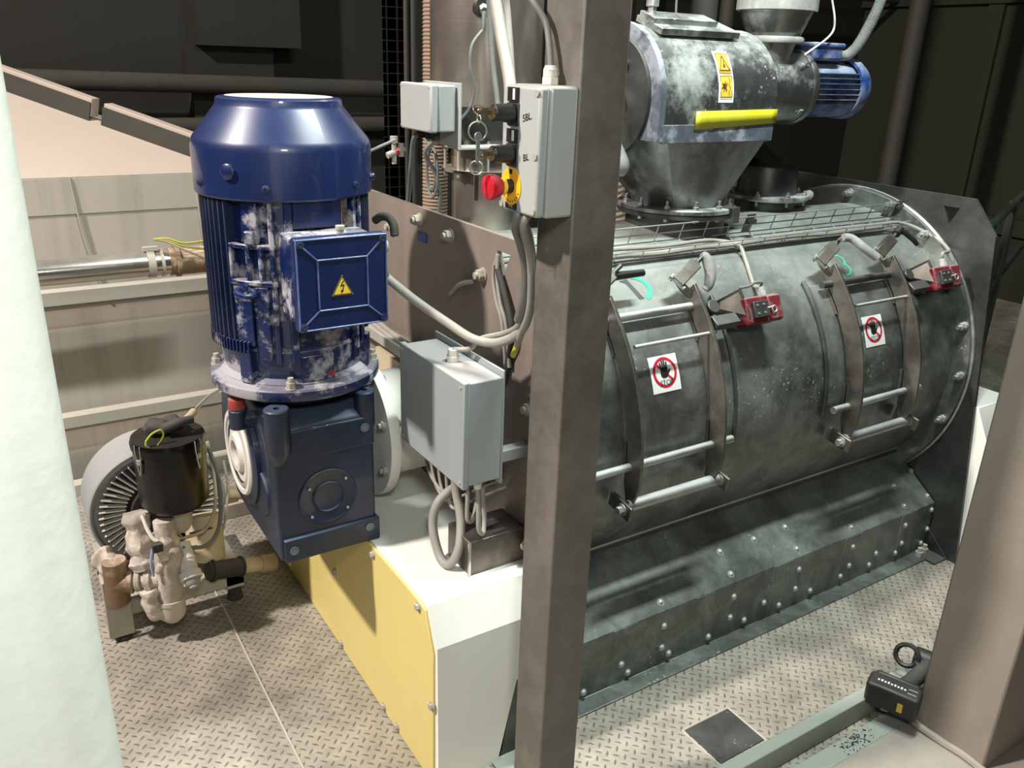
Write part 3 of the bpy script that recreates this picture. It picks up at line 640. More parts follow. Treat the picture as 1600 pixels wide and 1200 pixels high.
# hub between gearbox and end plate
hub = thing('shaft_housing', 'white flanged shaft housing between the blue gearbox and the end plate', 'bearing housing', (0.9, 2.06, 0.512))
obj('housing_tube', MB().lathe([(0.0, 0.865), (0.155, 0.865), (0.150, 0.90), (0.150, 1.049), (0, 1.049)], (0, YC, 0.715), (1, 0, 0), 56), WHITE, hub, bevel=0.003)
FLG = obj('mounting_flange', MB().lathe([(0.0, 0.836), (0.196, 0.836), (0.198, 0.840), (0.198, 0.862), (0.196, 0.866), (0, 0.866)], (0, YC, 0.715), (1, 0, 0), 72), WHITE, hub, label='round white flange disc')
for k in range(8):
    a_ = R(22.5+45*k); y, z = YC-0.172*cos(a_), 0.715+0.172*sin(a_)
    obj('flange_bolt', MB().hexa((0.838, y, z), (0.824, y, z), 0.013).cyl((0.828, y, z), (0.815, y, z), 0.008, seg=10), BAR, FLG)
    obj('flange_bolt', MB().hexa((0.865, y, z), (0.877, y, z), 0.013), BAR, FLG)

# ------------------------------------------------------------------ the blue gear motor
MX, MY = 0.637, 2.0
GM = thing('gear_motor', 'large blue electric gear motor standing upright on its gearbox', 'motor', (MX, MY, 0.515))
fc = MB().lathe([(0, 1.604), (0.128, 1.604), (0.136, 1.603), (0.140, 1.600), (0.142, 1.588), (0.145, 1.583), (0.196, 1.519), (0.201, 1.510), (0.203, 1.498), (0.203, 1.40), (0.201, 1.396), (0.196, 1.396), (0.196, 1.41)], (MX, MY, 0), (0, 0, 1), 96)
FC = obj('fan_cover', fc, BLUE, GM, ang=25, label='smooth blue fan cover')
obj('cover_dust_cap', MB().lathe([(0, 0), (0.118, 0), (0.120, 0.0006), (0, 0.001)], (MX, MY, 1.6045), (0, 0, 1), 64), BAR, FC, label='pale dust on top of the fan cover')
def onmotor(ang, r, z): return Vector((MX-r*sin(R(ang)), MY-r*cos(R(ang)), z))   # ang from the front towards -X
for ang, z, r in ((52, 1.457, 0.017), (-62, 1.43, 0.009)):
    n = onmotor(ang, 1, 0)-onmotor(ang, 0, 0); p = onmotor(ang, 0.200, z)
    obj('cap_plug' if r > 0.01 else 'cover_screw', MB().lathe([(r, 0), (r, 0.009), (r*0.8, 0.0115), (0, 0.012)], p, n, 24), BLUE, FC)
for ang in (29, -32, 80):
    n = onmotor(ang, 1, 0)-onmotor(ang, 0, 0); p = onmotor(ang, 0.202, 1.424)
    obj('cover_screw', MB().lathe([(0.0085, 0), (0.0085, 0.003), (0.006, 0.004), (0.006, 0.007), (0.003, 0.0075), (0.003, 0.004), (0, 0.004)], p, n, 16), BLUE_F, FC)
core = MB().lathe([(0, 1.41), (0.168, 1.41), (0.168, 1.045), (0.172, 1.035), (0.172, 1.01), (0.160, 1.0), (0.158, 0.985), (0.185, 0.968), (0, 0.968)], (MX, MY, 0), (0, 0, 1), 72)
obj('motor_body', core, BLUE_D, GM, ang=35)
fins = MB()
def finrange(a0, a1, n, z0, z1, r1=0.194, th=0.0034):
    for k in range(n):
        ang = a0+(a1-a0)*k/(n-1)
        rdir = onmotor(ang, 1, 0)-onmotor(ang, 0, 0); tdir = Vector((0, 0, 1)).cross(rdir)
        zb = z0
        p = [onmotor(ang, 0.160, zb)-tdir*th, onmotor(ang, r1, zb+0.012)-tdir*th, onmotor(ang, r1, z1)-tdir*th, onmotor(ang, 0.160, z1)-tdir*th]
        fins.prism(p, tdir*th*1.2)
finrange(61, 136, 15, 1.06, 1.402)
finrange(-50, -136, 16, 1.06, 1.402)
finrange(150, 210, 10, 1.06, 1.402)
obj('cooling_fins', fins, BLUE_F, GM)
# front casting with bosses, pockets and ribs
fr_ = MB()
def patch(a0, a1, z0, z1, r0, r1, mb, n=5):
    A = []
    for k in range(n+1):
        a_ = a0+(a1-a0)*k/n
        A.append([mb.b.verts.new(onmotor(a_, r, z)) for r, z in ((r0, z0), (r1, z0), (r1, z1), (r0, z1))])
    mb._f(A[0]); mb._f(list(reversed(A[-1])))
    for p, q in zip(A, A[1:]):
        for i in range(4): mb._f([p[i], p[(i+1) % 4], q[(i+1) % 4], q[i]])
patch(37.5, 49.5, 1.300, 1.398, 0.16, 0.187, fr_); patch(40, 47, 1.300, 1.33, 0.16, 0.196, fr_)   # boss
patch(27, 30.5, 1.02, 1.400, 0.16, 0.192, fr_, 2)
for a_ in (60.0, 46.0, 37.0): patch(a_-1.6, a_+1.6, 1.212, 1.300, 0.16, 0.192, fr_, 2)
patch(26, 62, 1.288, 1.300, 0.16, 0.190, fr_); patch(26, 62, 1.205, 1.218, 0.16, 0.193, fr_)
patch(46, 61, 1.06, 1.205, 0.16, 0.188, fr_); patch(27, 46, 1.01, 1.205, 0.16, 0.180, fr_); patch(33, 42, 1.03, 1.205, 0.16, 0.191, fr_, 3)
patch(14, 20, 1.02, 1.400, 0.16, 0.186, fr_, 2); patch(-22, 14, 1.05, 1.14, 0.16, 0.178, fr_)
obj('front_casting', fr_, BLUE_D, GM, bevel=0.0035, label='front casting with dusty pockets')
for ang in (-24,):
    m = MB(); patch(-22.5, 14, 1.335, 1.398, 0.16, 0.187, m); obj('terminal_pad', m, BLUE, GM, bevel=0.004)
m = MB(); patch(-30, -23.5, 1.33, 1.394, 0.16, 0.183, m); NP = obj('name_plate', m, STAIN_H, GM, bevel=0.001, label='small metal name plate beside the terminal box')
m = MB()
for k, z in enumerate((1.345, 1.365)):
    p = onmotor(-26.8, 0.1825, z); n = (onmotor(-26.8, 1, 0)-onmotor(-26.8, 0, 0)); m.ring(p, n, 0.0065, 0.0012, 16, sub=5)
obj('stamp', m, KSTK, NP)
patch_m = MB()
for a0, a1 in ((-37, -34), (-45, -41)): patch(a0, a1, 1.03, 1.40, 0.16, 0.19, patch_m)
obj('side_rib', patch_m, BLUE_D, GM, bevel=0.003)
eye = onmotor(48, 0.204, 1.196)
obj('lifting_eye', MB().ring(eye+Vector((0, -0.012, 0)), (0.1, -0.25, 1), 0.0195, 0.0062, 28).cyl(onmotor(48, 0.165, 1.203), eye+Vector((0.0, 0.004, 0.006)), 0.009), BLUE, GM)
bl = MB()
for k in range(26):
    p = onmotor(50+k*3.2, 0.186, 1.058); bl.obox(p, onmotor(50+k*3.2, 1, 0)-onmotor(50+k*3.2, 0, 0), Vector((0, 0, 1)), Vector((0, 0, 1)).cross(onmotor(50+k*3.2, 1, 0)-onmotor(50+k*3.2, 0, 0)), 0.02, 0.028, 0.003)
obj('fin_tips', bl, BLUE_D, GM)
er = MB().lathe([(0.150, 0.966), (0.168, 0.972), (0.174, 1.0), (0.176, 1.045), (0.168, 1.052), (0.16, 1.052)], (MX, MY, 0), (0, 0, 1), 72)
for k in range(16): 
    if k in (0,): pass
patch(-12, 14, 0.968, 1.035, 0.16, 0.181, er); patch(50, 60, 0.968, 1.05, 0.16, 0.19, er); patch(-60, -50, 0.968, 1.05, 0.16, 0.19, er)
obj('end_shield', er, BLUE_D, GM, bevel=0.002)
obj('shield_stud', MB().cyl(onmotor(-9, 0.18, 0.985), onmotor(-9, 0.186, 0.985), 0.006), RED, GM, label='tiny red mark on the end shield')
MF = obj('motor_flange', MB().lathe([(0, 0.968), (0.182, 0.968), (0.190, 0.963), (0.205, 0.962), (0.209, 0.958), (0.209, 0.940), (0.206, 0.934), (0.190, 0.931), (0.165, 0.928), (0, 0.928)], (MX, MY, 0), (0, 0, 1), 96), BLUE_D, GM, label='round dusty flange under the motor')
for ang in (22, -68, 112, 202):
    p = onmotor(ang, 0.193, 0.962)
    obj('flange_bolt', MB().cyl(p, p+Vector((0, 0, 0.003)), 0.014).hexa(p+Vector((0, 0, 0.003)), p+Vector((0, 0, 0.017)), 0.012).cyl(p+Vector((0, 0, 0.015)), p+Vector((0, 0, 0.028)), 0.007), BAR, MF)
obj('adapter_neck', MB().lathe([(0, 0.93), (0.165, 0.93), (0.15, 0.905), (0.118, 0.895), (0.112, 0.86), (0, 0.86)], (MX, MY, 0), (0, 0, 1), 64), BLUE_G, GM)
# gearbox
gx0, gx1, gy0 = 0.507, 0.762, 1.805
GB = obj('gearbox', MB().prism([(gx0, gy0, 0.515), (gx0, gy0, 0.865), (gx0, gy0+0.03, 0.888), (gx0, 2.20, 0.888), (gx0, 2.27, 0.84), (gx0, 2.30, 0.72), (gx0, 2.275, 0.60), (gx0, 2.20, 0.53), (gx0, 2.10, 0.515)], (gx1-gx0, 0, 0)), BLUE_G, GM, bevel=0.007, label='dark blue gearbox casing')
obj('foot_ledge', MB().box((gx0+0.008, gy0-0.010, 0.513), (gx1+0.006, gy0+0.05, 0.576)), BLUE_G, GB, bevel=0.003)
obj('upper_ledge', MB().box((gx0+0.004, gy0-0.004, 0.785), (gx1, gy0+0.05, 0.862)), BLUE_G, GB, bevel=0.004)
obj('cover_circle', MB().lathe([(0.0, 0.0), (0.066, 0.0), (0.068, 0.001), (0.070, 0.0025), (0.073, 0.0025), (0.076, 0.0)], (0.635, gy0-0.002, 0.668), (0, -1, 0), 56).lathe([(0.036, 0.0), (0.039, 0.003), (0.042, 0.0)], (0.635, gy0-0.003, 0.668), (0, -1, 0), 40), BLUE_G, GB)
for x, z in ((0.533, 0.822), (0.736, 0.836), (0.538, 0.545), (0.739, 0.556)):
    obj('bolt_hole', MB().lathe([(0.0115, 0), (0.0115, 0.002), (0.0095, 0.002), (0.0095, 0.0008), (0, 0.0008)], (x, gy0-(0.011 if z < 0.6 else 0.005), z), (0, -1, 0), 20), mat('dull_bolt_head', (96, 110, 118), 0.4, 0.4, dust=0.3), GB)
for x, z in ((0.588, 0.70), (0.682, 0.708), (0.590, 0.622), (0.684, 0.625)):
    obj('cover_screw', MB().lathe([(0.0035, 0), (0.0035, 0.003), (0, 0.003)], (x, gy0-0.003, z), (0, -1, 0), 10), BAR, GB)
for x, y, z0, z1, r in ((0.522, 1.808, 0.80, 0.926, 0.030), (0.748, 1.825, 0.82, 0.926, 0.026), (0.527, 2.19, 0.80, 0.925, 0.024), (0.745, 2.19, 0.80, 0.925, 0.024)):
    obj('corner_lug', MB().lathe([(0, z0-0.03), (r*0.5, z0-0.02), (r, z0+0.02), (r, z1-0.003), (r-0.003, z1), (0.0075, z1), (0.0075, z1-0.02), (0, z1-0.02)], (x, y, 0), (0, 0, 1), 28), BLUE_G, GB)
hs = MB().lathe([(0.0, 0.0), (0.142, 0.0), (0.142, 0.012), (0.136, 0.016), (0, 0.016)], (gx0, YC, 0.715), (-1, 0, 0), 64)
HB = obj('side_boss', hs, BLUE_G, GB, label='round boss on the gearbox side')
obj('retaining_ring', MB().lathe([(0.100, 0.014), (0.114, 0.014), (0.116, 0.020), (0.112, 0.025), (0.100, 0.025), (0.098, 0.020)], (gx0, YC, 0.715), (-1, 0, 0), 64), PVC, HB)
obj('retaining_ring', MB().lathe([(0.082, 0.014), (0.094, 0.014), (0.096, 0.020), (0.092, 0.023), (0.082, 0.023)], (gx0, YC, 0.715), (-1, 0, 0), 64), BAR, HB)
obj('hollow_shaft', MB().lathe([(0.082, 0.012), (0.080, 0.019), (0.055, 0.019), (0.05, 0.030), (0.034, 0.030), (0.032, -0.02), (0, -0.02)], (gx0, YC, 0.715), (-1, 0, 0), 56), PVC, HB, label='pale hollow shaft end')
obj('shaft_screw', MB().box((gx0-0.012, YC-0.012, 0.70), (gx0+0.01, YC+0.010, 0.745)), BRASS, HB)
obj('side_cover', MB().lathe([(0, 0), (0.060, 0), (0.058, 0.006), (0, 0.006)], (gx0, 1.925, 0.655), (-1, 0, 0), 48), BLUE_G, GB)
bp_ = Vector((0.468, 1.950, 0.832))
obj('vent_boss', MB().cyl(bp_, bp_+Vector((0, 0, 0.05)), 0.021, seg=24).cyl(bp_+Vector((0, 0, 0.02)), bp_+Vector((0.06, 0, 0.02)), 0.018, seg=20), BLUE_G, GB, bevel=0.003)
obj('vent_plug', MB().lathe([(0, 0), (0.019, 0), (0.021, 0.006), (0.020, 0.026), (0.014, 0.030), (0, 0.030)], bp_+Vector((0, 0, 0.052)), (0, 0, 1), 12), mat('vent_plug_red', (150, 58, 54), 0.5, dust=0.4, dust_col=(205, 170, 160), scale=20), GB, label='red ribbed vent plug')
# terminal box
TB = obj('terminal_box', MB().box((0.560, 1.716, 1.146), (0.748, 1.83, 1.330)), BLUE_D, GM, bevel=0.006, label='square blue terminal box')
LID = obj('lid', MB().box((0.549, 1.690, 1.138), (0.757, 1.717, 1.340)), BLUE, TB, bevel=0.005)
rb = MB(); yl = 1.6885
i0, i1, j0, j1 = 0.597, 0.709, 1.182, 1.292
for a_, b_ in (((i0, j0), (i1, j0)), ((i1, j0), (i1, j1)), ((i1, j1), (i0, j1)), ((i0, j1), (i0, j0)), ((0.556, 1.146), (i0, j0)), ((0.750, 1.146), (i1, j0)), ((0.750, 1.332), (i1, j1)), ((0.556, 1.332), (i0, j1)),
               ((0.552, 1.141), (0.754, 1.141)), ((0.754, 1.141), (0.754, 1.337)), ((0.754, 1.337), (0.552, 1.337)), ((0.552, 1.337), (0.552, 1.141))):
    rb.tube([(a_[0], yl, a_[1]), (b_[0], yl, b_[1])], 0.0020, 6, smooth=False)
obj('lid_ribs', rb, mat('worn_blue_edge', (62, 84, 134), 0.4, dust=0.6, dust_col=(120, 135, 170), scale=30), LID)
for x, z in ((0.561, 1.150), (0.745, 1.150), (0.745, 1.328), (0.561, 1.328)):
    obj('lid_screw', MB().lathe([(0.0085, 0), (0.0085, 0.005), (0.004, 0.006), (0, 0.004)], (x, 1.690, z), (0, -1, 0), 14), BLUE_F, LID)
def fnT(u, v, l): return Vector((0.650+u, 1.6885-l, 1.233+v))
st = MB(); flat_poly(st, [(-0.0245, -0.021), (0.0245, -0.021), (0, 0.0235)], fnT, 0.0006)
st.mi = 1; flat_line(st, [(-0.022, -0.0195), (0.022, -0.0195)], 0.002, fnT, 0.0012); flat_line(st, [(0.0222, -0.0195), (0, 0.021)], 0.002, fnT, 0.0012); flat_line(st, [(0, 0.021), (-0.0222, -0.0195)], 0.002, fnT, 0.0012)
flat_line(st, [(0.003, 0.011), (-0.004, -0.001), (0.004, 0.0015), (-0.0005, -0.012)], 0.0024, fnT, 0.0012)
flat_poly(st, [(-0.004, -0.0095), (0.003, -0.011), (-0.002, -0.017)], fnT, 0.0012)
obj('warning_sticker', st, (YSTK, KSTK), LID, ang=80, label='yellow triangle with a black lightning bolt')
for z, r in ((1.293, 0.024), (1.222, 0.021)):
    obj('cable_gland', MB().hexa((0.746, 1.765, z), (0.762, 1.765, z), r*1.05).cyl((0.762, 1.765, z), (0.79, 1.765, z), r*0.9, r*0.62, seg=24), RUBBER if r < 0.022 else BAR, TB, bevel=0.002)
obj('top_stud', MB().cyl((0.668, 1.735, 1.33), (0.668, 1.735, 1.352), 0.008).cyl((0.668, 1.735, 1.345), (0.668, 1.735, 1.353), 0.010), BAR, TB)
# sensor on the right of the fan cover
se = thing('vibration_sensor', 'small round sensor clipped behind the blue fan cover', 'sensor', tuple(onmotor(-98, 0.205, 1.47)))
obj('sensor_head', MB().cyl(onmotor(-98, 0.203, 1.478), onmotor(-98, 0.224, 1.478), 0.022, seg=22), BAR, se, bevel=0.003)
q = onmotor(-98, 0.223, 1.470)
obj('sensor_rod', MB().tube([q, q+Vector((0.09, 0.02, 0.028))], 0.004, 8), CABLED, se)

# ------------------------------------------------------------------ big junction box
JB = thing('junction_box', 'large grey junction box on the end plate behind the post', 'junction box', (0.93, 1.665, 0.775))
obj('box_body', MB().box((0.862, 1.505, 0.775), (0.952, 1.825, 1.030)), GREY, JB, bevel=0.003)
obj('lid', MB().box((0.848, 1.500, 0.770), (0.864, 1.830, 1.034)), GREY, JB, bevel=0.003)
obj('mounting_plate', MB().box((0.952, 1.505, 0.760), (0.958, 1.84, 1.046)).box((0.958, 1.53, 0.80), (1.049, 1.56, 0.83)).box((0.958, 1.78, 0.80), (1.049, 1.81, 0.83)), GREY, JB, bevel=0.002)
for y in (1.515, 1.815):
    for z in (0.785, 1.02): obj('lid_screw', MB().cyl((0.848, y, z), (0.8455, y, z), 0.004, seg=12), BAR, JB)
gp = Vector((0.905, 1.655, 1.030))
obj('cable_gland', MB().hexa(gp, gp+Vector((0, 0, 0.014)), 0.0165).cyl(gp+Vector((0, 0, 0.014)), gp+Vector((0, 0, 0.03)), 0.013), PVC, JB, bevel=0.001)
for y in (1.53, 1.575, 1.64, 1.69, 1.73, 1.77, 1.80):
    obj('cable_gland', MB().hexa((0.905, y, 0.775), (0.905, y, 0.763), 0.0125).cyl((0.905, y, 0.763), (0.905, y, 0.750), 0.0095), PVC, JB)
CB = 'cables hanging under the junction box'
def cable(pts, r, m, lab, grp=None, cat='cable', name='cable'): return setp(obj(name, MB().tube(pts, r, 10), m), lab, cat, grp)
cable([(0.905, 1.64, 0.752), (0.903, 1.632, 0.70), (0.900, 1.600, 0.63), (0.875, 1.565, 0.57), (0.855, 1.58, 0.525), (0.850, 1.62, 0.535), (0.853, 1.66, 0.60), (0.875, 1.665, 0.66), (0.94, 1.665, 0.69), (1.045, 1.66, 0.69)], 0.0115, CABLE, 'thick grey cable looping from the junction box down to the guard top')
for i, (y, zb, yb) in enumerate(((1.80, 0.665, 1.70), (1.77, 0.650, 1.68), (1.73, 0.655, 1.66), (1.69, 0.645, 1.64))):
    cable([(0.905, y, 0.752), (0.903, y-0.01, 0.70), (0.900, (y+yb)/2, zb+0.01), (0.905, yb, zb-0.005), (0.94, yb-0.01, zb+0.01), (1.045, yb-0.02, zb+0.03)], 0.0045, CABLE, ('thin cable hanging under the junction box, the one nearest the motor', 'thin cable hanging under the junction box, second from the motor', 'thin cable hanging under the junction box, third from the motor', 'thin cable hanging under the junction box, next to the thick loop')[i], CB)
cable([(0.905, 1.575, 0.752), (0.903, 1.573, 0.70), (0.903, 1.572, 0.645), (0.918, 1.574, 0.635), (0.93, 1.58, 0.66), (0.95, 1.60, 0.71), (0.96, 1.65, 0.72)], 0.0055, CABLE, 'short grey cable loop left of the clear long one, under the junction box')
cable([(0.905, 1.53, 0.752), (0.905, 1.523, 0.70), (0.905, 1.520, 0.645), (0.92, 1.525, 0.625), (0.935, 1.545, 0.65), (0.935, 1.555, 0.72), (0.94, 1.56, 0.745)], 0.0060, CABLE, 'grey cable loop at the corner of the junction box nearest the post')

cable([(0.804,1.860,1.334), (0.812,1.840,1.346), (0.821,1.820,1.345), (0.824,1.800,1.331), (0.822,1.790,1.309)], 0.010, RUBBER, 'dark cable arching just above the upper gland of the terminal box')
# conduit runs from the control station down behind the post
cable([(0.785, 1.765, 1.222), (0.831,1.700,1.174), (0.883,1.640,1.130), (0.911,1.570,1.108), (0.935,1.500,1.117), (0.947,1.430,1.165), (0.934,1.380,1.242), (0.907,1.340,1.320), (0.867,1.300,1.393), (0.816,1.240,1.436), (0.835, 1.23, 1.47)], 0.0105, CABLE, 'thick grey motor cable drooping from the terminal box to the post')
cable([tuple(gp+Vector((0, 0, 0.028))), (0.931,1.620,1.067), (0.933,1.580,1.102), (0.951,1.500,1.137), (0.935,1.420,1.183), (0.922,1.380,1.244), (0.909,1.360,1.302), (0.885,1.340,1.360), (0.812,1.250,1.435), (0.82, 1.24, 1.47)], 0.0062, CABLE, 'grey cable rising from the top of the junction box to the post')
cable([(0.812, 1.225, 1.47), (0.784,1.215,1.443), (0.852,1.300,1.382), (0.886,1.330,1.324), (0.902,1.360,1.251), (0.918,1.400,1.198)], 0.010, CABLED, 'dark ribbed conduit under the control station')
cable([(0.825, 1.20, 1.47), (0.790,1.200,1.442), (0.860,1.280,1.362), (0.886,1.310,1.291), (0.903,1.340,1.230), (0.927,1.400,1.169), (0.983,1.500,1.103)], 0.0075, CABLE, 'pale cable hanging nearest the post under the control station')
G4 = 'cables from the hole in the end plate'
for i, dx in enumerate((0, 5)):
    cable([(1.040,1.685,1.266), tuple(Vector((1.035,1.695,1.215))+Vector((0,-dx*0.0035,0))), tuple(Vector((1.030,1.669,1.158))+Vector((0,-dx*0.0035,0))), tuple(Vector((1.030,1.643,1.117))+Vector((0,-dx*0.0035,0))), tuple(Vector((1.035,1.636,1.054))+Vector((0,-dx*0.0035,0))), tuple(Vector((1.040,1.635,1.004))+Vector((0,-dx*0.0035,0)))], 0.0052, CABLE, ('grey cable hanging from the triangular hole, left one of the pair', 'grey cable hanging from the triangular hole, right one of the pair')[i], G4)
cable([(1.040,1.689,1.239), (1.035,1.637,1.173), (1.030,1.596,1.099), (1.040,1.622,1.025), (1.040,1.641,0.952)], 0.0085, RUBBER, 'black cable hanging down the end plate past the junction box')
setp(obj('earth_lead', MB().tube([(1.000,1.517,1.118), (1.000,1.531,1.083), (1.000,1.543,1.062)], 0.007, 8), YTAPE), 'short yellow-green lead below the cable bend', 'cable')
setp(obj('plate_rod', MB().tube([(1.030,1.904,1.117), (1.030,1.853,1.155), (1.040,1.804,1.173)], 0.006, 8), BAR), 'thin bent rod on the dusty end plate in the motor shadow', 'rod')
# cable channel along the end plate
ch = thing('cable_channel', 'dusty open cable channel along the end plate behind the motor', 'cable channel', (1.01, 2.1, 0.90))
obj('channel_tray', MB().box((0.965, 1.86, 0.895), (1.049, 2.65, 0.900)).box((0.965, 1.86, 0.900), (0.969, 2.65, 0.925)), BAR, ch)
for i, x in enumerate((0.982, 1.0, 1.02)):
    setp(obj('cable', MB().tube([(x, 2.62, 0.912), (x+0.004, 2.4, 0.915), (x-0.004, 2.2, 0.912), (x, 1.99, 0.914), (x+0.01, 1.87, 0.912)], 0.009, 8), CABLE), ('dusty cable in the end plate channel, nearest the channel lip', 'dusty cable in the end plate channel, between two others', 'dusty cable in the end plate channel, tight against the end plate')[i], 'cable', 'cables lying in the end plate channel')
setp(obj('bracket_plate', MB().box((0.985, 2.02, 0.76), (1.0, 2.30, 0.86)), OLDY), 'cream bracket plate between the gearbox flange and the junction box', 'bracket')

# ------------------------------------------------------------------ control station on the post
CS = thing('control_station', 'grey control station with two key switches and emergency stop on the post', 'control box', (0.815, 1.2, 1.455))
obj('box_body', MB().box((0.800, 1.150, 1.455), (0.8549, 1.262, 1.663)), GREYP, CS, bevel=0.005)
FL = obj('front_lid', MB().box((0.780, 1.150, 1.457), (0.799, 1.262, 1.661)), GREYP, CS, bevel=0.005)
for y, z in ((1.157, 1.652), (1.157, 1.555), (1.157, 1.467), (1.255, 1.467)):
    obj('lid_screw', MB().cyl((0.781, y, z), (0.7775, y, z), 0.0055, seg=12), BAR, FL)
KEYM = mat('worn_key_metal', (150, 132, 104), 0.3, 0.9)
def keysw(z, lab):
    k = obj('key_switch', MB().box((0.777, 1.208, z-0.020), (0.780, 1.243, z+0.016)).cyl((0.776, 1.226, z), (0.740, 1.226, z), 0.0155, 0.0140, seg=28), BLACK, FL, bevel=0.0015, label=lab)
    obj('legend_holder', MB().box((0.777, 1.210, z+0.018), (0.7798, 1.242, z+0.040)), BLACK, k)
    obj('legend_insert', MB().box((0.7762, 1.219, z+0.021), (0.777, 1.225, z+0.038)), WSTK, k)
    obj('key_core', MB().cyl((0.741, 1.226, z), (0.737, 1.226, z), 0.011, seg=20), KEYM, k)
    obj('key', MB().obox((0.730, 1.226, z+0.001), (1, 0, 0), (0, 1, 0), (0, 0, 1), 0.014, 0.002, 0.007).ring((0.718, 1.226, z+0.002), (0, 1, 0), 0.006, 0.0012, 18, sub=6), KEYM, k)
keysw(1.618, 'upper black key switch'); keysw(1.553, 'lower black key switch')
ES = obj('emergency_stop', MB().cyl((0.779, 1.226, 1.500), (0.764, 1.226, 1.500), 0.012, seg=20), BLACK, FL, label='emergency stop with yellow disc')
obj('yellow_disc', MB().cyl((0.7795, 1.226, 1.500), (0.7782, 1.226, 1.500), 0.031, seg=40), YDISC, ES)
obj('collar', MB().cyl((0.765, 1.226, 1.500), (0.758, 1.226, 1.500), 0.014, seg=24), YSTK, ES)
obj('red_button', MB().lathe([(0, 0), (0.014, 0), (0.020, 0.010), (0.0215, 0.020), (0.0205, 0.025), (0.012, 0.028), (0, 0.029)], (0.758, 1.226, 1.500), (-1, 0, 0), 36), RED, ES)
tx = MB()
def fnL(u, v, l): return Vector((0.7797-l, 1.226-u, 1.50+v))
for k in range(9):
    a_ = R(205+k*16); flat_line(tx, [(0.024*cos(a_), 0.024*sin(a_)), (0.028*cos(a_+0.12), 0.028*sin(a_+0.12))], 0.0018, fnL, 0.0018)
flat_poly(tx, [(-0.004, 0.020), (0.004, 0.020), (0.005, 0.028), (-0.005, 0.028)], fnL, 0.0018)
obj('disc_print', tx, KSTK, ES, ang=80)
obj('tag_plate', MB().box((0.779, 1.207, 1.462), (0.7798, 1.243, 1.473)), BLACK, FL)
m = MB(); flat_text(m, '0 I2', 0.008, 0, 0, lambda u, v, l: Vector((0.7788-l, 1.225-u, 1.4675+v)), 0.0002); obj('tag_print', m, WSTK, FL, ang=80)
for z, s_ in ((1.614, '5BL.'), (1.551, 'BL')):
    m = MB(); flat_text(m, s_, 0.016, 0, 0, lambda u, v, l: Vector((0.7797-l, 1.184-u, z+v+u*0.15)), 0.0006, 0.1)
    obj('handwriting', m, KSTK, FL, ang=80, label='black handwritten letters')
g_ = Vector((0.835, 1.205, 1.663))
obj('cable_gland', MB().hexa(g_, g_+Vector((0, 0, 0.012)), 0.0145).cyl(g_+Vector((0, 0, 0.012)), g_+Vector((0, 0, 0.022)), 0.012).cyl(g_+Vector((0, 0, 0.022)), g_+Vector((0, 0, 0.03)), 0.0125, 0.009), PVC, CS, bevel=0.001)
cable([tuple(g_+Vector((0, 0, 0.028))), (0.837,1.215,1.724), (0.838,1.230,1.758), (0.828,1.250,1.786), (0.822,1.280,1.815), (0.814,1.320,1.850)], 0.0055, CABLED, 'grey cable rising in an arc from the control station gland')
# key bunch hanging from the upper key
kb = thing('key_bunch', 'wire loops and tags hanging from the key switches', 'keys', (0.697, 1.226, 1.50))
obj('key_ring', MB().ring((0.712, 1.226, 1.590), (0.3, 1, 0), 0.015, 0.0013, 28, sub=6).ring((0.714, 1.226, 1.609), (1, 0, 0), 0.006, 0.0012, 16, sub=6), ROD, kb)
obj('key_ring', MB().ring((0.712, 1.228, 1.532), (0.6, 1, 0), 0.011, 0.0013, 28, sub=6), ROD, kb)
obj('key_blade', MB().obox((0.713, 1.226, 1.561), (0, 0, 1), (1, 0, 0), (0, 1, 0), 0.045, 0.007, 0.002).cyl((0.713, 1.2245, 1.582), (0.713, 1.2275, 1.582), 0.007, seg=18), ROD, kb, bevel=0.0005)
obj('key_tag', MB().obox((0.712, 1.228, 1.500), (0, 0, 1), (1, 0, 0), (0, 1, 0), 0.042, 0.008, 0.0015), STAIN_H, kb)
cable([(0.714, 1.226, 1.62), (0.718, 1.222, 1.628), (0.709, 1.23, 1.630), (0.704, 1.226, 1.622), (0.710, 1.220, 1.614)], 0.0012, KEYM, 'twist of brass wire at the upper key', None, 'wire', 'wire')

# ------------------------------------------------------------------ small junction box on the riser pipe
SBX = thing('junction_box', 'small pale grey junction box left of the stainless pipe', 'junction box', (1.10, 2.13, 1.51))
obj('box_body', MB().box((1.070, 2.045, 1.515), (1.120, 2.225, 1.632)), GREYP, SBX, bevel=0.004)
obj('lid', MB().box((1.045, 2.043, 1.513), (1.068, 2.227, 1.634)), GREYP, SBX, bevel=0.005)
for y in (2.052, 2.218):
    for z in (1.522, 1.625): obj('lid_screw', MB().cyl((1.046, y, z), (1.0435, y, z), 0.0035, seg=10), BAR, SBX)
obj('mounting_plate', MB().box((1.125, 2.03, 1.475), (1.130, 2.235, 1.638)).box((1.125, 2.03, 1.470), (1.28, 2.10, 1.476)), GREYP, SBX, bevel=0.001)
for y in (2.10, 2.14, 2.18): obj('cable_gland', MB().cyl((1.09, y, 1.515), (1.09, y, 1.49), 0.011), RUBBER, SBX)
c0 = Vector((1.10, 2.14, 1.40))
for i, (rx, rz, dy) in enumerate(((0.022, 0.068, 0.0), (0.018, 0.055, 0.025))):
    m = MB(); pts = [c0+Vector((0.01*i, dy+rx*1.5*cos(t*2*pi/20), rz*sin(t*2*pi/20))) for t in range(20)]
    m.tube(pts, 0.0038, 8, smooth=False, closed=True)
    setp(obj('cable_loop', m, CABLED), ('outer coiled cable loop under the small junction box', 'inner coiled cable loop under the small junction box')[i], 'cable')
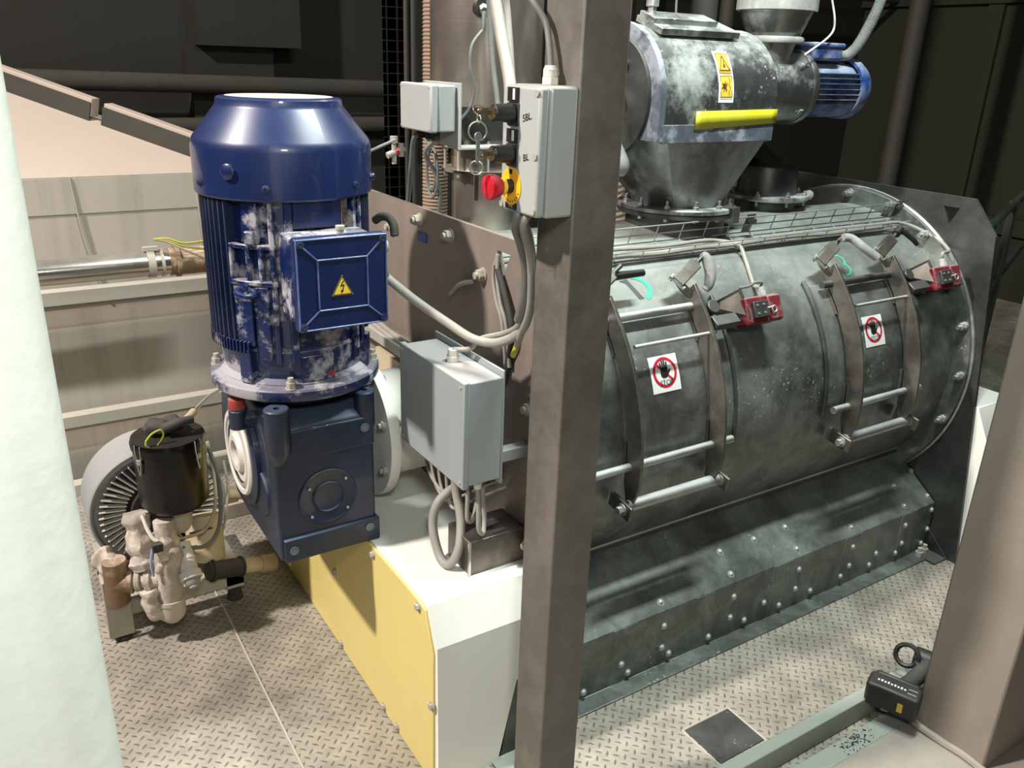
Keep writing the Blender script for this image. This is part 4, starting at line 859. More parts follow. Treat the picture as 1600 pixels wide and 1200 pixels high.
cable([(1.09, 2.10, 1.495), (1.067,2.120,1.454), (1.098,2.120,1.401), (1.114,2.120,1.331), (1.12, 2.15, 1.24), (1.15, 2.17, 1.195)], 0.006, CABLED, 'grey cable running from the small junction box down behind the end plate')
cable([(1.09, 2.18, 1.495), (1.074,2.200,1.488), (1.088,2.250,1.404), (1.107,2.300,1.342), (1.121,2.350,1.258)], 0.007, CABLED, 'bluish grey cable dropping straight down under the small junction box')
va = thing('air_fitting', 'small brass and red valve fitting hanging by the small junction box', 'valve', tuple((1.011,2.200,1.447)))
p0 = Vector((0.992,2.200,1.442)); p1 = Vector((1.044,2.200,1.460))
obj('fitting_body', MB().cyl(p0, p1, 0.009).cyl(p0.lerp(p1, 0.4)+Vector((0, 0, -0.03)), p0.lerp(p1, 0.4)+Vector((0, 0, 0.028)), 0.007).cyl(p0.lerp(p1, 0.8)+Vector((0, 0, -0.018)), p0.lerp(p1, 0.8)+Vector((0, 0, 0.018)), 0.009), BAR, va)
obj('red_collar', MB().cyl(p0.lerp(p1, 0.45), p0.lerp(p1, 0.62), 0.0105), RED, va)
obj('fitting_knob', MB().cyl(p0.lerp(p1, 0.4)+Vector((0, 0, 0.026)), p0.lerp(p1, 0.4)+Vector((0, 0, 0.044)), 0.011, seg=10), BAR, va)

# ------------------------------------------------------------------ stainless riser pipe
RP = thing('riser_pipe', 'tall stainless riser pipe standing behind the control station', 'pipe', (1.36, 2.3, 1.165))
RX, RY = 1.36, 2.3
obj('upper_pipe', MB().lathe([(0, 1.57), (0.165, 1.57), (0.165, 3.0), (0, 3.0)], (RX, RY, 0), (0, 0, 1), 72), STAIN, RP)
obj('pipe_cone', MB().lathe([(0.165, 1.571), (0.163, 1.565), (0.112, 1.47), (0.108, 1.45)], (RX, RY, 0), (0, 0, 1), 72), STEEL2, RP)
obj('sight_section', MB().lathe([(0.100, 1.445), (0.100, 1.385)], (RX, RY, 0), (0, 0, 1), 64), STAIN, RP)
for z in (1.448, 1.378):
    f = obj('pipe_flange', MB().lathe([(0.10, z), (0.130, z), (0.130, z+0.008), (0.10, z+0.008)], (RX, RY, 0), (0, 0, 1), 64), STAIN_H, RP)
for k in range(8):
    a_ = R(k*45+20); x, y = RX+0.119*cos(a_), RY+0.119*sin(a_)
    obj('clamp_bolt', MB().cyl((x, y, 1.365), (x, y, 1.475), 0.0045, seg=8).hexa((x, y, 1.457), (x, y, 1.468), 0.009), BAR, RP)
obj('lower_pipe', MB().lathe([(0.098, 1.38), (0.098, 1.215), (0.098, 1.125)], (RX, RY, 0), (0, 0, 1), 64), STAIN, RP)
obj('base_flange', MB().lathe([(0.098, 1.165), (0.140, 1.165), (0.140, 1.176), (0.098, 1.176)], (RX, RY, 0), (0, 0, 1), 64), STAIN_H, RP)
pg = Vector((1.259,2.160,1.828)); 
s_ = obj('sensor_boss', MB().cyl(pg+Vector((0.02, 0.05, 0)), pg+Vector((-0.005, -0.02, 0)), 0.024, seg=24), BLACK, RP, bevel=0.002)
obj('sensor_nut', MB().cyl(pg+Vector((-0.005, -0.02, 0)), pg+Vector((-0.01, -0.035, -0.01)), 0.012, seg=6).cyl(pg+Vector((-0.01, -0.035, -0.01)), pg+Vector((-0.014, -0.036, -0.06)), 0.007), ROD, s_)
cable([tuple(pg+Vector((-0.014, -0.036, -0.055))), (1.204,2.110,1.733), (1.198,2.110,1.677), (1.212,2.110,1.628), (1.207,2.120,1.578), (1.179,2.130,1.540), (1.148,2.140,1.535), (1.128, 2.15, 1.545)], 0.0042, CABLED, 'thin sensor cable curving down the stainless riser pipe')
cable([(1.044,1.750,1.871), (1.041,1.720,1.806), (1.032,1.680,1.742), (1.003,1.600,1.666), (0.950,1.500,1.608), (0.899,1.400,1.508), (0.847,1.300,1.442)], 0.0135, CABLE, 'thick pale cable coming down in front of the riser pipe')
cable([(1.153,1.950,1.890), (1.161,1.950,1.805), (1.159,1.930,1.702), (1.157,1.900,1.613), (1.153,1.880,1.561)], 0.007, CABLED, 'dark grey cable beside the thick pale one on the riser pipe')
cable([(1.103,1.800,1.865), (1.117,1.800,1.813), (1.114,1.780,1.745), (1.105,1.750,1.662)], 0.008, CABLE, 'grey cable just right of the thick pale one on the riser pipe')
# corrugated hoses, perforated rail and conduits behind
def corr(name, p0, p1, r, m, label, cat='hose', pitch=0.011, amp=0.0035, pts=None):
    p0, p1 = Vector(p0), Vector(p1); L_ = (p1-p0).length; n = int(L_/pitch); pr = [(0, 0)]
    for k in range(n): pr += [(r-amp, k*pitch), (r, k*pitch+pitch*0.3), (r, k*pitch+pitch*0.55), (r-amp, k*pitch+pitch*0.85)]
    return setp(obj(name, MB().lathe(pr+[(0, n*pitch)], p0, p1-p0, 28), m), label, cat)
q = Vector((1.422,2.750,1.199))
corr('corrugated_hose', (q.x, 2.75, 0.9), (q.x+0.01, 2.75, 2.4), 0.046, HOSEB, 'brown corrugated hose rising behind the stainless riser pipe', pitch=0.0125)
q = Vector((2.280,2.750,1.203))
corr('corrugated_hose', (q.x, 2.75, 1.0), (q.x-0.12, 2.75, 1.55), 0.075, HOSEB, 'brown corrugated hose seen between the post and the feeder flange', pitch=0.024, amp=0.005)
x0 = (1.345,3.000,1.560)[0]; x1 = (1.427,3.000,1.560)[0]
pr_ = MB(); n = 46
zz = 0.9
pr_.box((x0, 3.0, zz), (x0+0.012, 3.004, 2.6)).box((x1-0.012, 3.0, zz), (x1, 3.004, 2.6)).box((x0+0.018, 3.0, zz), (x1-0.030, 3.004, 2.6)).box((x1-0.022, 3.0, zz), (x1-0.01, 3.004, 2.6))
for k in range(n): pr_.box((x0, 3.0, zz+k*0.037), (x1, 3.004, zz+k*0.037+0.033))
setp(obj('perforated_rail', pr_, WALLM), 'dark perforated upright rail left of the corrugated hose', 'rail')
for px_, r_, l_ in ((636, 0.010, 'thin upright conduit beside the perforated rail'), (645, 0.014, 'thicker upright conduit next to the corrugated hose')):
    q = Vector(((1.413,2.950,1.563) if px_ == 636 else (1.439,2.950,1.563)))
    setp(obj('conduit', MB().cyl((q.x, 2.95, 0.9), (q.x, 2.95, 2.6), r_), PIPED), l_, 'conduit')

# ------------------------------------------------------------------ feeder hopper on the drum
HX0, HX1, HY, HZ, HR = 1.625, 2.09, 2.02, 1.608, 0.198
FH = thing('feed_hopper', 'dust-streaked steel feed hopper with yellow label and tape on the drum top', 'hopper', (1.92, 2.03, 1.225))
m = MB(); n = 28
pro = [(HY-HR*cos(a_), HZ+HR*sin(a_)) for a_ in [pi*k/n for k in range(n+1)]]
pro = [(HY-HR, 1.50)] + pro + [(HY+HR, 1.50)]
m.prism([(HX0+0.02, y, z) for y, z in pro], (HX1-HX0-0.02, 0, 0))
obj('hopper_body', m, FEED, FH, ang=35, bevel=0.002)
obj('end_rim', MB().prism([(HX0, HY-HR-0.006, 1.50)]+[(HX0, HY-(HR+0.006)*cos(pi*k/n), HZ+(HR+0.006)*sin(pi*k/n)) for k in range(n+1)]+[(HX0, HY+HR+0.006, 1.50)], (0.020, 0, 0)), FEEDB, FH, ang=35, label='bluish grey band at the left end')
obj('end_disc', MB().cyl((HX0-0.012, HY, HZ), (HX0+0.004, HY, HZ), 0.165, seg=56).cyl((HX0-0.05, HY, HZ), (HX0, HY, HZ), 0.03).cyl((HX0-0.03, HY-0.06, HZ+0.09), (HX0, HY-0.06, HZ+0.09), 0.014), STEEL2, FH)
# transition from the rectangle to the round neck
tr = MB(); N_ = 48; top = []; bot = []
for k in range(N_):
    a_ = 2*pi*k/N_; c, s_ = cos(a_), sin(a_)
    hx, hy = (HX1-HX0)/2-0.012, HR; t = min(hx/abs(c) if abs(c) > 1e-6 else 9, hy/abs(s_) if abs(s_) > 1e-6 else 9)
    top.append(tr.b.verts.new(((HX0+HX1)/2+0.01+c*t, HY+s_*t, 1.502))); bot.append(tr.b.verts.new((1.92+0.138*c, 2.03+0.138*s_, 1.29)))
for k in range(N_): j = (k+1) % N_; tr._f([top[k], top[j], bot[j], bot[k]])
obj('hopper_cone', tr, FEED, FH, ang=30)
obj('seam_sleeve', MB().prism([(HX0+0.015, HY-HR-0.004, 1.495), (HX0+0.015, HY-HR-0.004, 1.545), (HX1-0.005, HY-HR-0.004, 1.545), (HX1-0.005, HY-HR-0.004, 1.495)], (0, 0.006, 0)), FEEDB, FH, bevel=0.002)
yt = MB()
for k in range(14):
    u0, u1 = k/14, (k+1)/14
    def yy(u, v): return Vector((HX0+0.135+(HX1-HX0-0.135)*u, HY-HR-0.0055-0.0015*abs(sin(u*23+v*5)), 1.541+v*0.040+0.006*u-(1-v)*0.010*(1-u)))
    yt._f([yt.b.verts.new(yy(a_, b_)) for a_, b_ in ((u0, 0), (u1, 0), (u1, 1), (u0, 1))])
yo = obj('yellow_tape', yt, YTAPE, FH, ang=80, label='wrinkled strip of yellow tape'); sol = yo.modifiers.new('thick', 'SOLIDIFY'); sol.thickness = 0.001
obj('top_hatch', MB().obox((1.83, 1.955, 1.803), (1, 0, 0.0), (0, 1, 0.32), (0, -0.32, 1), 0.30, 0.12, 0.018).obox((1.80, 1.965, 1.822), (1, 0, 0.0), (0, 1, 0.32), (0, -0.32, 1), 0.24, 0.07, 0.018), FEED, FH, bevel=0.002)
obj('hopper_flange', MB().lathe([(0.13, 1.277), (0.188, 1.277), (0.188, 1.288), (0.185, 1.291), (0.13, 1.291)], (1.92, 2.03, 0), (0, 0, 1), 80), FEED, FH)
obj('neck_flange', MB().lathe([(0.13, 1.262), (0.186, 1.262), (0.186, 1.274), (0.13, 1.274)], (1.92, 2.03, 0), (0, 0, 1), 80), STEEL2, FH)
obj('neck', MB().lathe([(0.158, 1.265), (0.158, 1.175)], (1.92, 2.03, 0), (0, 0, 1), 72), STEEL2, FH)
for k in range(12):
    a_ = R(30*k+8); x, y = 1.92+0.168*cos(a_), 2.03+0.168*sin(a_)
    obj('flange_bolt', MB().cyl((x, y, 1.255), (x, y, 1.315), 0.005, seg=10).hexa((x, y, 1.291), (x, y, 1.300), 0.0095).hexa((x, y, 1.252), (x, y, 1.262), 0.0095), ROD, FH)
obj('strap_bracket', MB().obox((1.985, 1.885, 1.294), (0.3, -1, 0), (1, 0.3, 0), (0, 0, 1), 0.09, 0.042, 0.004).obox((1.998, 1.842, 1.272), (0.3, -1, 0), (1, 0.3, 0), (0, 0, 1), 0.004, 0.042, 0.048), ARM, FH)
obj('grease_nipple', MB().cyl((1.70, 1.97, 1.80), (1.70, 1.97, 1.85), 0.012, seg=14).cyl((1.70, 1.97, 1.85), (1.70, 1.97, 1.885), 0.018, seg=14), ROD, FH, bevel=0.002)
def fnH(u, v, l):
    a_ = R(7)+v/HR
    return Vector((1.875+u, HY-(HR+l)*cos(a_), HZ+(HR+l)*sin(a_)))
sl = MB(); 
for i in range(10):
    v0, v1 = -0.028+0.148*i/10, -0.028+0.148*(i+1)/10
    flat_poly(sl, [(-0.03, v0), (0.03, v0), (0.03, v1), (-0.03, v1)], fnH, 0.001)
sl.mi = 1
for v0, v1 in ((-0.014, 0.046), (0.052, 0.112)):
    for i in range(5): flat_poly(sl, [(-0.023, v0+(v1-v0)*i/5), (0.023, v0+(v1-v0)*i/5), (0.023, v0+(v1-v0)*(i+1)/5), (-0.023, v0+(v1-v0)*(i+1)/5)], fnH, 0.0016)
sl.mi = 2
for v0, v1 in ((-0.014, 0.046), (0.052, 0.112)): flat_line(sl, [(-0.022, v0+.001), (0.022, v0+.001), (0.022, v1-.001), (-0.022, v1-.001), (-0.022, v0)], 0.0016, fnH, 0.0034)
flat_line(sl, [(-0.019, 0.060), (0.019, 0.060), (0, 0.104), (-0.019, 0.060)], 0.0030, fnH, 0.0034)
flat_ring(sl, 0, 0.073, 0.0, 0.005, fnH, 0.0032, 8); flat_line(sl, [(0, 0.076), (0.002, 0.088)], 0.003, fnH, 0.0032)
flat_line(sl, [(0.010, 0.040), (0.014, 0.030), (0.008, 0.022), (0.015, 0.012), (0.008, 0.0), (0.012, -0.009)], 0.0014, fnH, 0.0034)
flat_ring(sl, -0.007, 0.016, 0.0, 0.008, fnH, 0.0022, 8)
for a_ in (40, 80, 140, 200, 250, 300): flat_line(sl, [(-0.007, 0.016), (-0.007+0.014*cos(R(a_)), 0.016+0.014*sin(R(a_)))], 0.003, fnH, 0.0036)
obj('warning_sticker', sl, (WSTK, YSTK, mat('dark_red_print', (110, 50, 30), 0.6)), FH, ang=80, label='white label with two yellow hazard pictograms')

# drive motor with its flange behind the hopper
SM = thing('drive_motor', 'small blue finned motor on the right end of the feed hopper', 'motor', (2.53, 2.02, 1.53))
SMZ = 1.642
obj('motor_casing', MB().cyl((2.375, 2.02, SMZ), (2.63, 2.02, SMZ), 0.080, seg=48), BLUE_S, SM)
f = MB()
for k in range(34):
    a_ = 2*pi*k/34
    if 0.18*pi < a_ < 0.42*pi: continue
    c, s_ = cos(a_), sin(a_); d = Vector((0, -c, s_)); t = Vector((0, s_, c))
    p = [Vector((2.385, 2.02, SMZ))+d*0.078-t*0.0012, Vector((2.385, 2.02, SMZ))+d*0.094-t*0.0012, Vector((2.385, 2.02, SMZ))+d*0.094+t*0.0012, Vector((2.385, 2.02, SMZ))+d*0.078+t*0.0012]
    f.prism(p, (0.235, 0, 0))
obj('cooling_fins', f, FEEDB, SM)
m = MB(); A = []
for x, r in ((2.39, 0.094), (2.60, 0.094)): pass
for k in range(6):
    pass
m.lathe([(0.08, 0.0), (0.0945, 0.0), (0.0945, 0.215), (0.08, 0.215)], (2.39, 2.02, SMZ), (1, 0, 0), 10, R(32), R(76))
obj('fin_bridge', m, BLUE_S, SM)
obj('fan_cover', MB().lathe([(0.09, 0), (0.100, 0), (0.101, 0.035), (0.088, 0.062), (0.05, 0.075), (0, 0.078)], (2.615, 2.02, SMZ), (1, 0, 0), 48), BLUE_S, SM, ang=40)
obj('terminal_box', MB().box((2.385, 1.955, 1.73), (2.53, 2.075, 1.772)), BLUE_S, SM, bevel=0.008)
obj('terminal_lid', MB().box((2.380, 1.950, 1.768), (2.535, 2.080, 1.784)), BLUE_S, SM, bevel=0.006)
obj('motor_flange', MB().lathe([(0, 0), (0.116, 0), (0.118, 0.004), (0.118, 0.022), (0.114, 0.026), (0, 0.026)], (2.352, 2.02, SMZ), (1, 0, 0), 72), FEED, SM)
obj('drive_casing', MB().lathe([(0, -0.262), (0.105, -0.262), (0.105, -0.17), (0.110, -0.09), (0.114, 0.0), (0, 0.0)], (2.352, 2.02, SMZ), (1, 0, 0), 64), FEED, SM)
for a_ in (-38, 40):
    c, s_ = cos(R(a_)), sin(R(a_)); p = Vector((2.335, 2.02-0.108*c, SMZ+0.108*s_))
    obj('flange_bolt', MB().hexa(p+Vector((-0.016, 0, 0)), p, 0.013).cyl(p+Vector((-0.03, 0, 0)), p, 0.008), DUSTM, SM)
cable([(2.52, 2.0, 1.755), (2.585, 1.99, 1.748), (2.604,1.970,1.769), (2.620,1.950,1.820), (2.624,1.930,1.872), (2.633,1.920,1.930), (2.619,1.900,2.013)], 0.0165, DUSTM, 'thick grey flexible conduit rising from the small blue motor', None, 'conduit', 'flexible_conduit')
rg = MB(); pp_ = catmull([(2.52, 2.0, 1.755), (2.585, 1.99, 1.748), (2.604,1.970,1.769), (2.620,1.950,1.820), (2.624,1.930,1.872), (2.633,1.920,1.930), (2.619,1.900,2.013)], 14)
for a_, b_ in zip(pp_[16:], pp_[17:]):
    rg.ring(a_, (b_-a_), 0.0165, 0.0018, 14, sub=5)
setp(obj('conduit_rings', rg, DUSTM, bpy.data.objects['flexible_conduit']), 'ribbed rings of the conduit')
cable([(2.277,1.900,1.744), (2.316,1.910,1.758), (2.400,1.930,1.791), (2.443,1.940,1.820), (2.440,1.940,1.857), (2.427,1.950,1.909), (2.400,1.950,1.963)], 0.0035, PVC, 'thin cream cable rising from the flange of the small blue motor')
# inlet above the drive casing
IN = thing('inlet_chute', 'dusty grey inlet chute with sleeve above the feed hopper drive', 'chute', (2.245, 2.02, 1.70))
obj('inlet_pipe', MB().lathe([(0.058, 1.66), (0.060, 1.74), (0.072, 1.775)], (2.235, 2.0, 0), (0, 0, 1), 40), FEED, IN)
obj('inlet_flange', MB().lathe([(0.05, 1.775), (0.094, 1.775), (0.096, 1.779), (0.096, 1.790), (0.093, 1.794), (0.05, 1.794)], (2.235, 2.0, 0), (0, 0, 1), 48), DUSTM, IN)
obj('inlet_cone', MB().lathe([(0.080, 1.794), (0.088, 1.81), (0.112, 1.868), (0.118, 1.875)], (2.235, 2.0, 0), (0, 0, 1), 56), FEED, IN)
obj('sleeve', MB().lathe([(0.118, 1.866), (0.124, 1.868), (0.124, 2.2), (0.118, 2.2)], (2.235, 2.0, 0), (0, 0, 1), 56), DUSTM, IN)
# second spout and its tinted duct
SP2 = thing('outlet_spout', 'dark round flanged spout on the drum right of the feed hopper', 'spout', (2.46, 2.14, 1.19))
obj('spout_pipe', MB().lathe([(0.108, 1.10), (0.106, 1.27), (0.103, 1.36), (0.098, 1.375), (0, 1.375)], (2.46, 2.14, 0), (0, 0, 1), 64), STEEL2, SP2)
obj('spout_flange', MB().lathe([(0.105, 1.262), (0.150, 1.262), (0.152, 1.268), (0.150, 1.278), (0.105, 1.278)], (2.46, 2.14, 0), (0, 0, 1), 72), FEED, SP2)
for k in range(8):
    a_ = R(45*k+30); x, y = 2.46+0.137*cos(a_), 2.14+0.137*sin(a_)
    obj('flange_bolt', MB().cyl((x, y, 1.245), (x, y, 1.295), 0.005, seg=10).hexa((x, y, 1.278), (x, y, 1.287), 0.009), ROD, SP2)
obj('clamp_lug', MB().sphere((2.60, 2.06, 1.272), 0.018), DUSTM, SP2)
setp(obj('tinted_duct', MB().cyl((2.50, 2.20, 1.35), (2.13, 2.26, 1.58), 0.080, seg=48), GREENG), 'slanting dark green tinted duct behind the feed hopper', 'duct')
# hanging dusty hoses left of the hopper
setp(obj('filter_sock', MB().tube([(1.60, 2.03, 1.62), (1.58, 1.99, 1.55), (1.60, 1.97, 1.47), (1.585, 1.96, 1.40)], lambda t: 0.035+0.018*sin(t*9), 14), DUSTM), 'crumpled grey dust sleeve between the post and the hopper', 'sleeve')
setp(obj('support_rod', MB().cyl((1.50, 1.95, 1.668), (1.70, 2.0, 1.668), 0.006), ROD), 'thin horizontal rod behind the post at the hopper end', 'rod')
setp(obj('hanging_wire', MB().tube([(1.82, 2.0, 1.81), (1.815, 2.0, 1.9), (1.83, 2.0, 2.1)], 0.0035, 6), CABLED), 'thin wire rising from the top of the feed hopper', 'wire')
setp(obj('slanting_pipe', MB().cyl((1.78, 2.35, 1.75), (2.15, 2.6, 2.4), 0.07), PIPED), 'dark slanting pipe behind the top of the feed hopper', 'pipe')
setp(obj('bent_pipe', MB().tube([(2.55, 2.5, 1.20), (2.50, 2.5, 1.42), (2.42, 2.5, 1.60), (2.40, 2.5, 2.3)], 0.05, 14), PIPED), 'dark upright pipe in the shade behind the hopper', 'pipe')

# ------------------------------------------------------------------ blower with the black filter canister
BX, BZ, BY = 0.345, 0.358, 2.53
BL = thing('side_channel_blower', 'dusty ring blower on a frame with radial fan grille', 'blower', (0.345, 2.6, 0.0))
obj('blower_housing', MB().lathe([(0.150, 0.03), (0.190, 0.0), (0.198, 0.0), (0.202, 0.004), (0.202, 0.17), (0.18, 0.19), (0, 0.19)], (BX, BY, BZ), (0, 1, 0), 80), GREY, BL, label='grey drum-shaped blower housing')
gm = MB().lathe([(0.085, -0.012), (0.09, 0.012), (0.186, 0.028), (0.192, 0.0), (0.185, -0.006)], (BX, BY, BZ), (0, 1, 0), 72)
GRL = obj('fan_grille', gm, RUBBER, BL, label='black fan grille')
sl_ = MB()
for k in range(52):
    a_ = 2*pi*k/52; d = Vector((cos(a_), 0, sin(a_))); t = Vector((-sin(a_), 0, cos(a_)))
    sl_.obox(Vector((BX, BY-0.003, BZ))+d*0.137+t*0.008, d+t*0.14, Vector((0, 1, 0)), t, 0.075, 0.020, 0.0028)
obj('grille_blades', sl_, PVC, GRL, label='pale radial blades')
obj('grille_hub', MB().cyl((BX, BY-0.016, BZ), (BX, BY+0.03, BZ), 0.088, seg=40), RUBBER, GRL, bevel=0.006)  # hub coloured dark to stand in for the shade inside the grille
# frame rails and feet
fm = MB().box((0.140, 2.40, 0.02), (0.212, 2.412, 0.22)).box((0.140, 2.41, 0.19), (0.212, 2.46, 0.22)).box((0.16, 2.44, 0.06), (0.56, 2.49, 0.11)).box((0.50, 2.44, 0.05), (0.56, 2.50, 0.13)).box((0.16, 2.46, 0.06), (0.21, 2.85, 0.11)).box((0.50, 2.46, 0.06), (0.56, 2.85, 0.11))
FRM = obj('base_frame', fm, BAR, BL, bevel=0.003)
for x, y in ((0.18, 2.425), (0.53, 2.465), (0.185, 2.82), (0.53, 2.82)):
    obj('foot', MB().cyl((x, y, 0.0), (x, y, 0.012), 0.026, seg=20).hexa((x, y, 0.010), (x, y, 0.035), 0.022).cyl((x, y, 0.03), (x, y, 0.065), 0.009), RUBBER, BL)
def lumpy(mb, amp=0.004, f=1.0):
    def g(v):
        n_ = sin(v.x*210*f+v.z*90)+sin(v.y*180*f-v.x*70+1.3)+sin(v.z*230*f+v.y*110)
        return v+Vector((sin(v.z*150+v.y*40), sin(v.x*170), n_*0.4))*amp*0.8
    return mb.warp(g)
def dusty(name, pts, r, label, m=DUSTY, **k): return obj(name, lumpy(MB().tube(pts, lambda t: r*(1+0.12*sin(t*17)), 20)), m, BL, label=label)
dusty('inlet_elbow', [(0.156,2.450,0.285), (0.171,2.420,0.271), (0.184,2.400,0.234), (0.184,2.400,0.178)], 0.034, 'powder-covered elbow pipe')
obj('elbow_fitting', MB().cyl((0.183,2.390,0.295), (0.179,2.390,0.151), 0.034, seg=24).cyl((0.174,2.390,0.217), (0.223,2.370,0.221), 0.032, seg=24).cyl((0.210,2.375,0.220), (0.225,2.370,0.220), 0.036, seg=24), BRASS, BL, bevel=0.003, label='orange-brown tee fitting')
un = MB()
for x0_, x1_, r in ((208, 216, 0.024), (214, 222, 0.034), (222, 230, 0.026), (229, 240, 0.036), (239, 248, 0.028)):
    pass
a_, b_ = Vector((0.220,2.370,0.222)), Vector((0.294,2.340,0.226))
for t0, t1, r in ((0, 0.2, 0.024), (0.15, 0.35, 0.034), (0.35, 0.5, 0.026), (0.5, 0.72, 0.038), (0.7, 1.0, 0.028)): un.cyl(a_.lerp(b_, t0), a_.lerp(b_, t1), r, seg=14)
obj('pipe_union', un, DUSTY, BL, bevel=0.003)
c_ = Vector((0.314,2.330,0.164))
ta, tb = Vector((0.325,2.330,0.299)), Vector((0.314,2.330,0.153))
obj('strainer_tee', MB().cyl(ta, tb, 0.042, 0.036, seg=28).sphere(tuple(ta), 0.042).cyl(ta.lerp(tb, 0.15), ta+Vector((0.0, 0.02, 0.11)), 0.03, seg=20), DUSTY, BL)
obj('filter_bowl', MB().lathe([(0.040, 0), (0.040, 0.045), (0.036, 0.06), (0.022, 0.075), (0, 0.077)], tb, (0, 0, -1), 28).lathe([(0.036, -0.006), (0.043, -0.006), (0.043, 0.006), (0.036, 0.006)], tb, (0, 0, -1), 28), FILTER, BL, label='cloudy filter bowl hanging low')
dusty('drain_elbow', [(0.257,2.330,0.206), (0.261,2.330,0.148), (0.278,2.330,0.103)], 0.026, 'small dusty bend beside the bowl')
dusty('dust_lump', [(0.263,2.420,0.418), (0.259,2.400,0.354), (0.258,2.380,0.288), (0.257,2.360,0.251)], 0.036, 'dust-caked pipe rising to the canister')
dusty('riser_pipe', [(0.324,2.360,0.367), (0.328,2.350,0.327), (0.330,2.340,0.265)], 0.034, 'dust-caked pipe below the canister neck')
pv0, pv1 = Vector((0.367,2.360,0.310)), Vector((0.372,2.280,0.231))
PV = obj('valve_pipe', MB().cyl(pv0, pv1, 0.026, seg=24).cyl(pv0.lerp(pv1, 0.42), pv0.lerp(pv1, 0.47), 0.029, seg=24).cyl(pv0.lerp(pv1, 0.80), pv1, 0.032, seg=24), PVC, BL, label='white plastic valve pipe')
obj('valve_cap', MB().sphere(tuple(pv1), 0.025).cyl(pv1, pv1+(pv1-pv0).normalized()*0.026, 0.013, seg=12), DUSTM, PV)
obj('valve_body', MB().obox((0.301,2.280,0.348), (1, 0, 0), (0, 1, 0), (0, 0, 1), 0.032, 0.03, 0.055).cyl((0.301,2.280,0.352), (0.320,2.280,0.384), 0.019).cyl((0.295,2.280,0.311), (0.283,2.280,0.282), 0.012), DUSTY, BL, bevel=0.005)
obj('valve_handle', MB().obox((0.289,2.270,0.372), (1, 0, 0), (0, 1, 0), (0, 0, 1), 0.028, 0.022, 0.026), RUBBER, BL, bevel=0.002)
obj('mesh_screen', MB().box((0.41, 2.455, 0.28), (0.48, 2.458, 0.285)), RUBBER, BL)
ms = MB(); o_ = Vector((0.411,2.460,0.214))
for k in range(7): ms.cyl(o_+Vector((k*0.0085, 0, -0.03)), o_+Vector((k*0.0085, 0, 0.022)), 0.0022, seg=6); ms.cyl(o_+Vector((0, 0, -0.03+k*0.0085)), o_+Vector((0.052, 0, -0.03+k*0.0085)), 0.0022, seg=6)
obj('guard_mesh', ms, BAR, BL)
obj('motor_end', MB().cyl((0.470,2.520,0.311), (0.457,2.490,0.164), 0.055, 0.06, seg=28), OLDY, BL, label='cream housing piece right of the canister neck')
ha, hb = Vector((0.445,2.420,0.153)), Vector((0.555,2.440,0.125)); hc = Vector((0.665,2.460,0.095))
HO = obj('suction_hose', MB().cyl(ha, hb, 0.030, seg=24).cyl(ha.lerp(hb, 0.08), ha.lerp(hb, 0.16), 0.036, seg=24).cyl(ha.lerp(hb, 0.94), hb, 0.034, seg=24), RUBBER, BL, label='grey hose stub')
obj('outlet_pipe', MB().cyl(hb, hc, 0.025, seg=24).cyl(hb.lerp(hc, 0.55), hc, 0.029, seg=24), OLDY, BL)
obj('silencer', MB().cyl((0.567,2.600,0.312), (0.629,2.600,0.296), 0.018, seg=16).box(tuple(Vector((0.565,2.600,0.293))+Vector((-0.02, 0, -0.02))), tuple(Vector((0.603,2.600,0.320))+Vector((0, 0.04, 0)))), OLDY, BL, bevel=0.004)

CN = thing('filter_canister', 'black cylindrical filter canister mounted over the blower pipes', 'filter', (0.373, 2.40, 0.40))
obj('canister_body', MB().lathe([(0, 0.425), (0.060, 0.425), (0.085, 0.432), (0.098, 0.452), (0.099, 0.63), (0, 0.63)], (0.373, 2.40, 0), (0, 0, 1), 64), BLACKC, CN)
obj('canister_lid', MB().lathe([(0, 0.63), (0.103, 0.628), (0.104, 0.643), (0.100, 0.655), (0.08, 0.658), (0, 0.658)], (0.373, 2.40, 0), (0, 0, 1), 64), BLACKC, CN)
obj('canister_neck', MB().lathe([(0.055, 0.428), (0.05, 0.41), (0.042, 0.40), (0.042, 0.36), (0.03, 0.34)], (0.373, 2.40, 0), (0, 0, 1), 40), BAR, CN)
for a_ in (-62, 38, 150):
    d = Vector((sin(R(a_)), -cos(R(a_)), 0)); b_ = Vector((0.373, 2.40, 0))+d*0.104; t = Vector((cos(R(a_)), sin(R(a_)), 0))
    obj('clasp', MB().tube([b_-t*0.011+Vector((0, 0, 0.655)), b_-t*0.010+Vector((0, 0, 0.62)), b_-t*0.006+Vector((0, 0, 0.59)), b_+Vector((0, 0, 0.565)), b_+t*0.006+Vector((0, 0, 0.59)), b_+t*0.010+Vector((0, 0, 0.62)), b_+t*0.011+Vector((0, 0, 0.655))], 0.0018, 6).obox(b_+Vector((0, 0, 0.605)), t, d, Vector((0, 0, 1)), 0.016, 0.006, 0.014), ROD, CN)
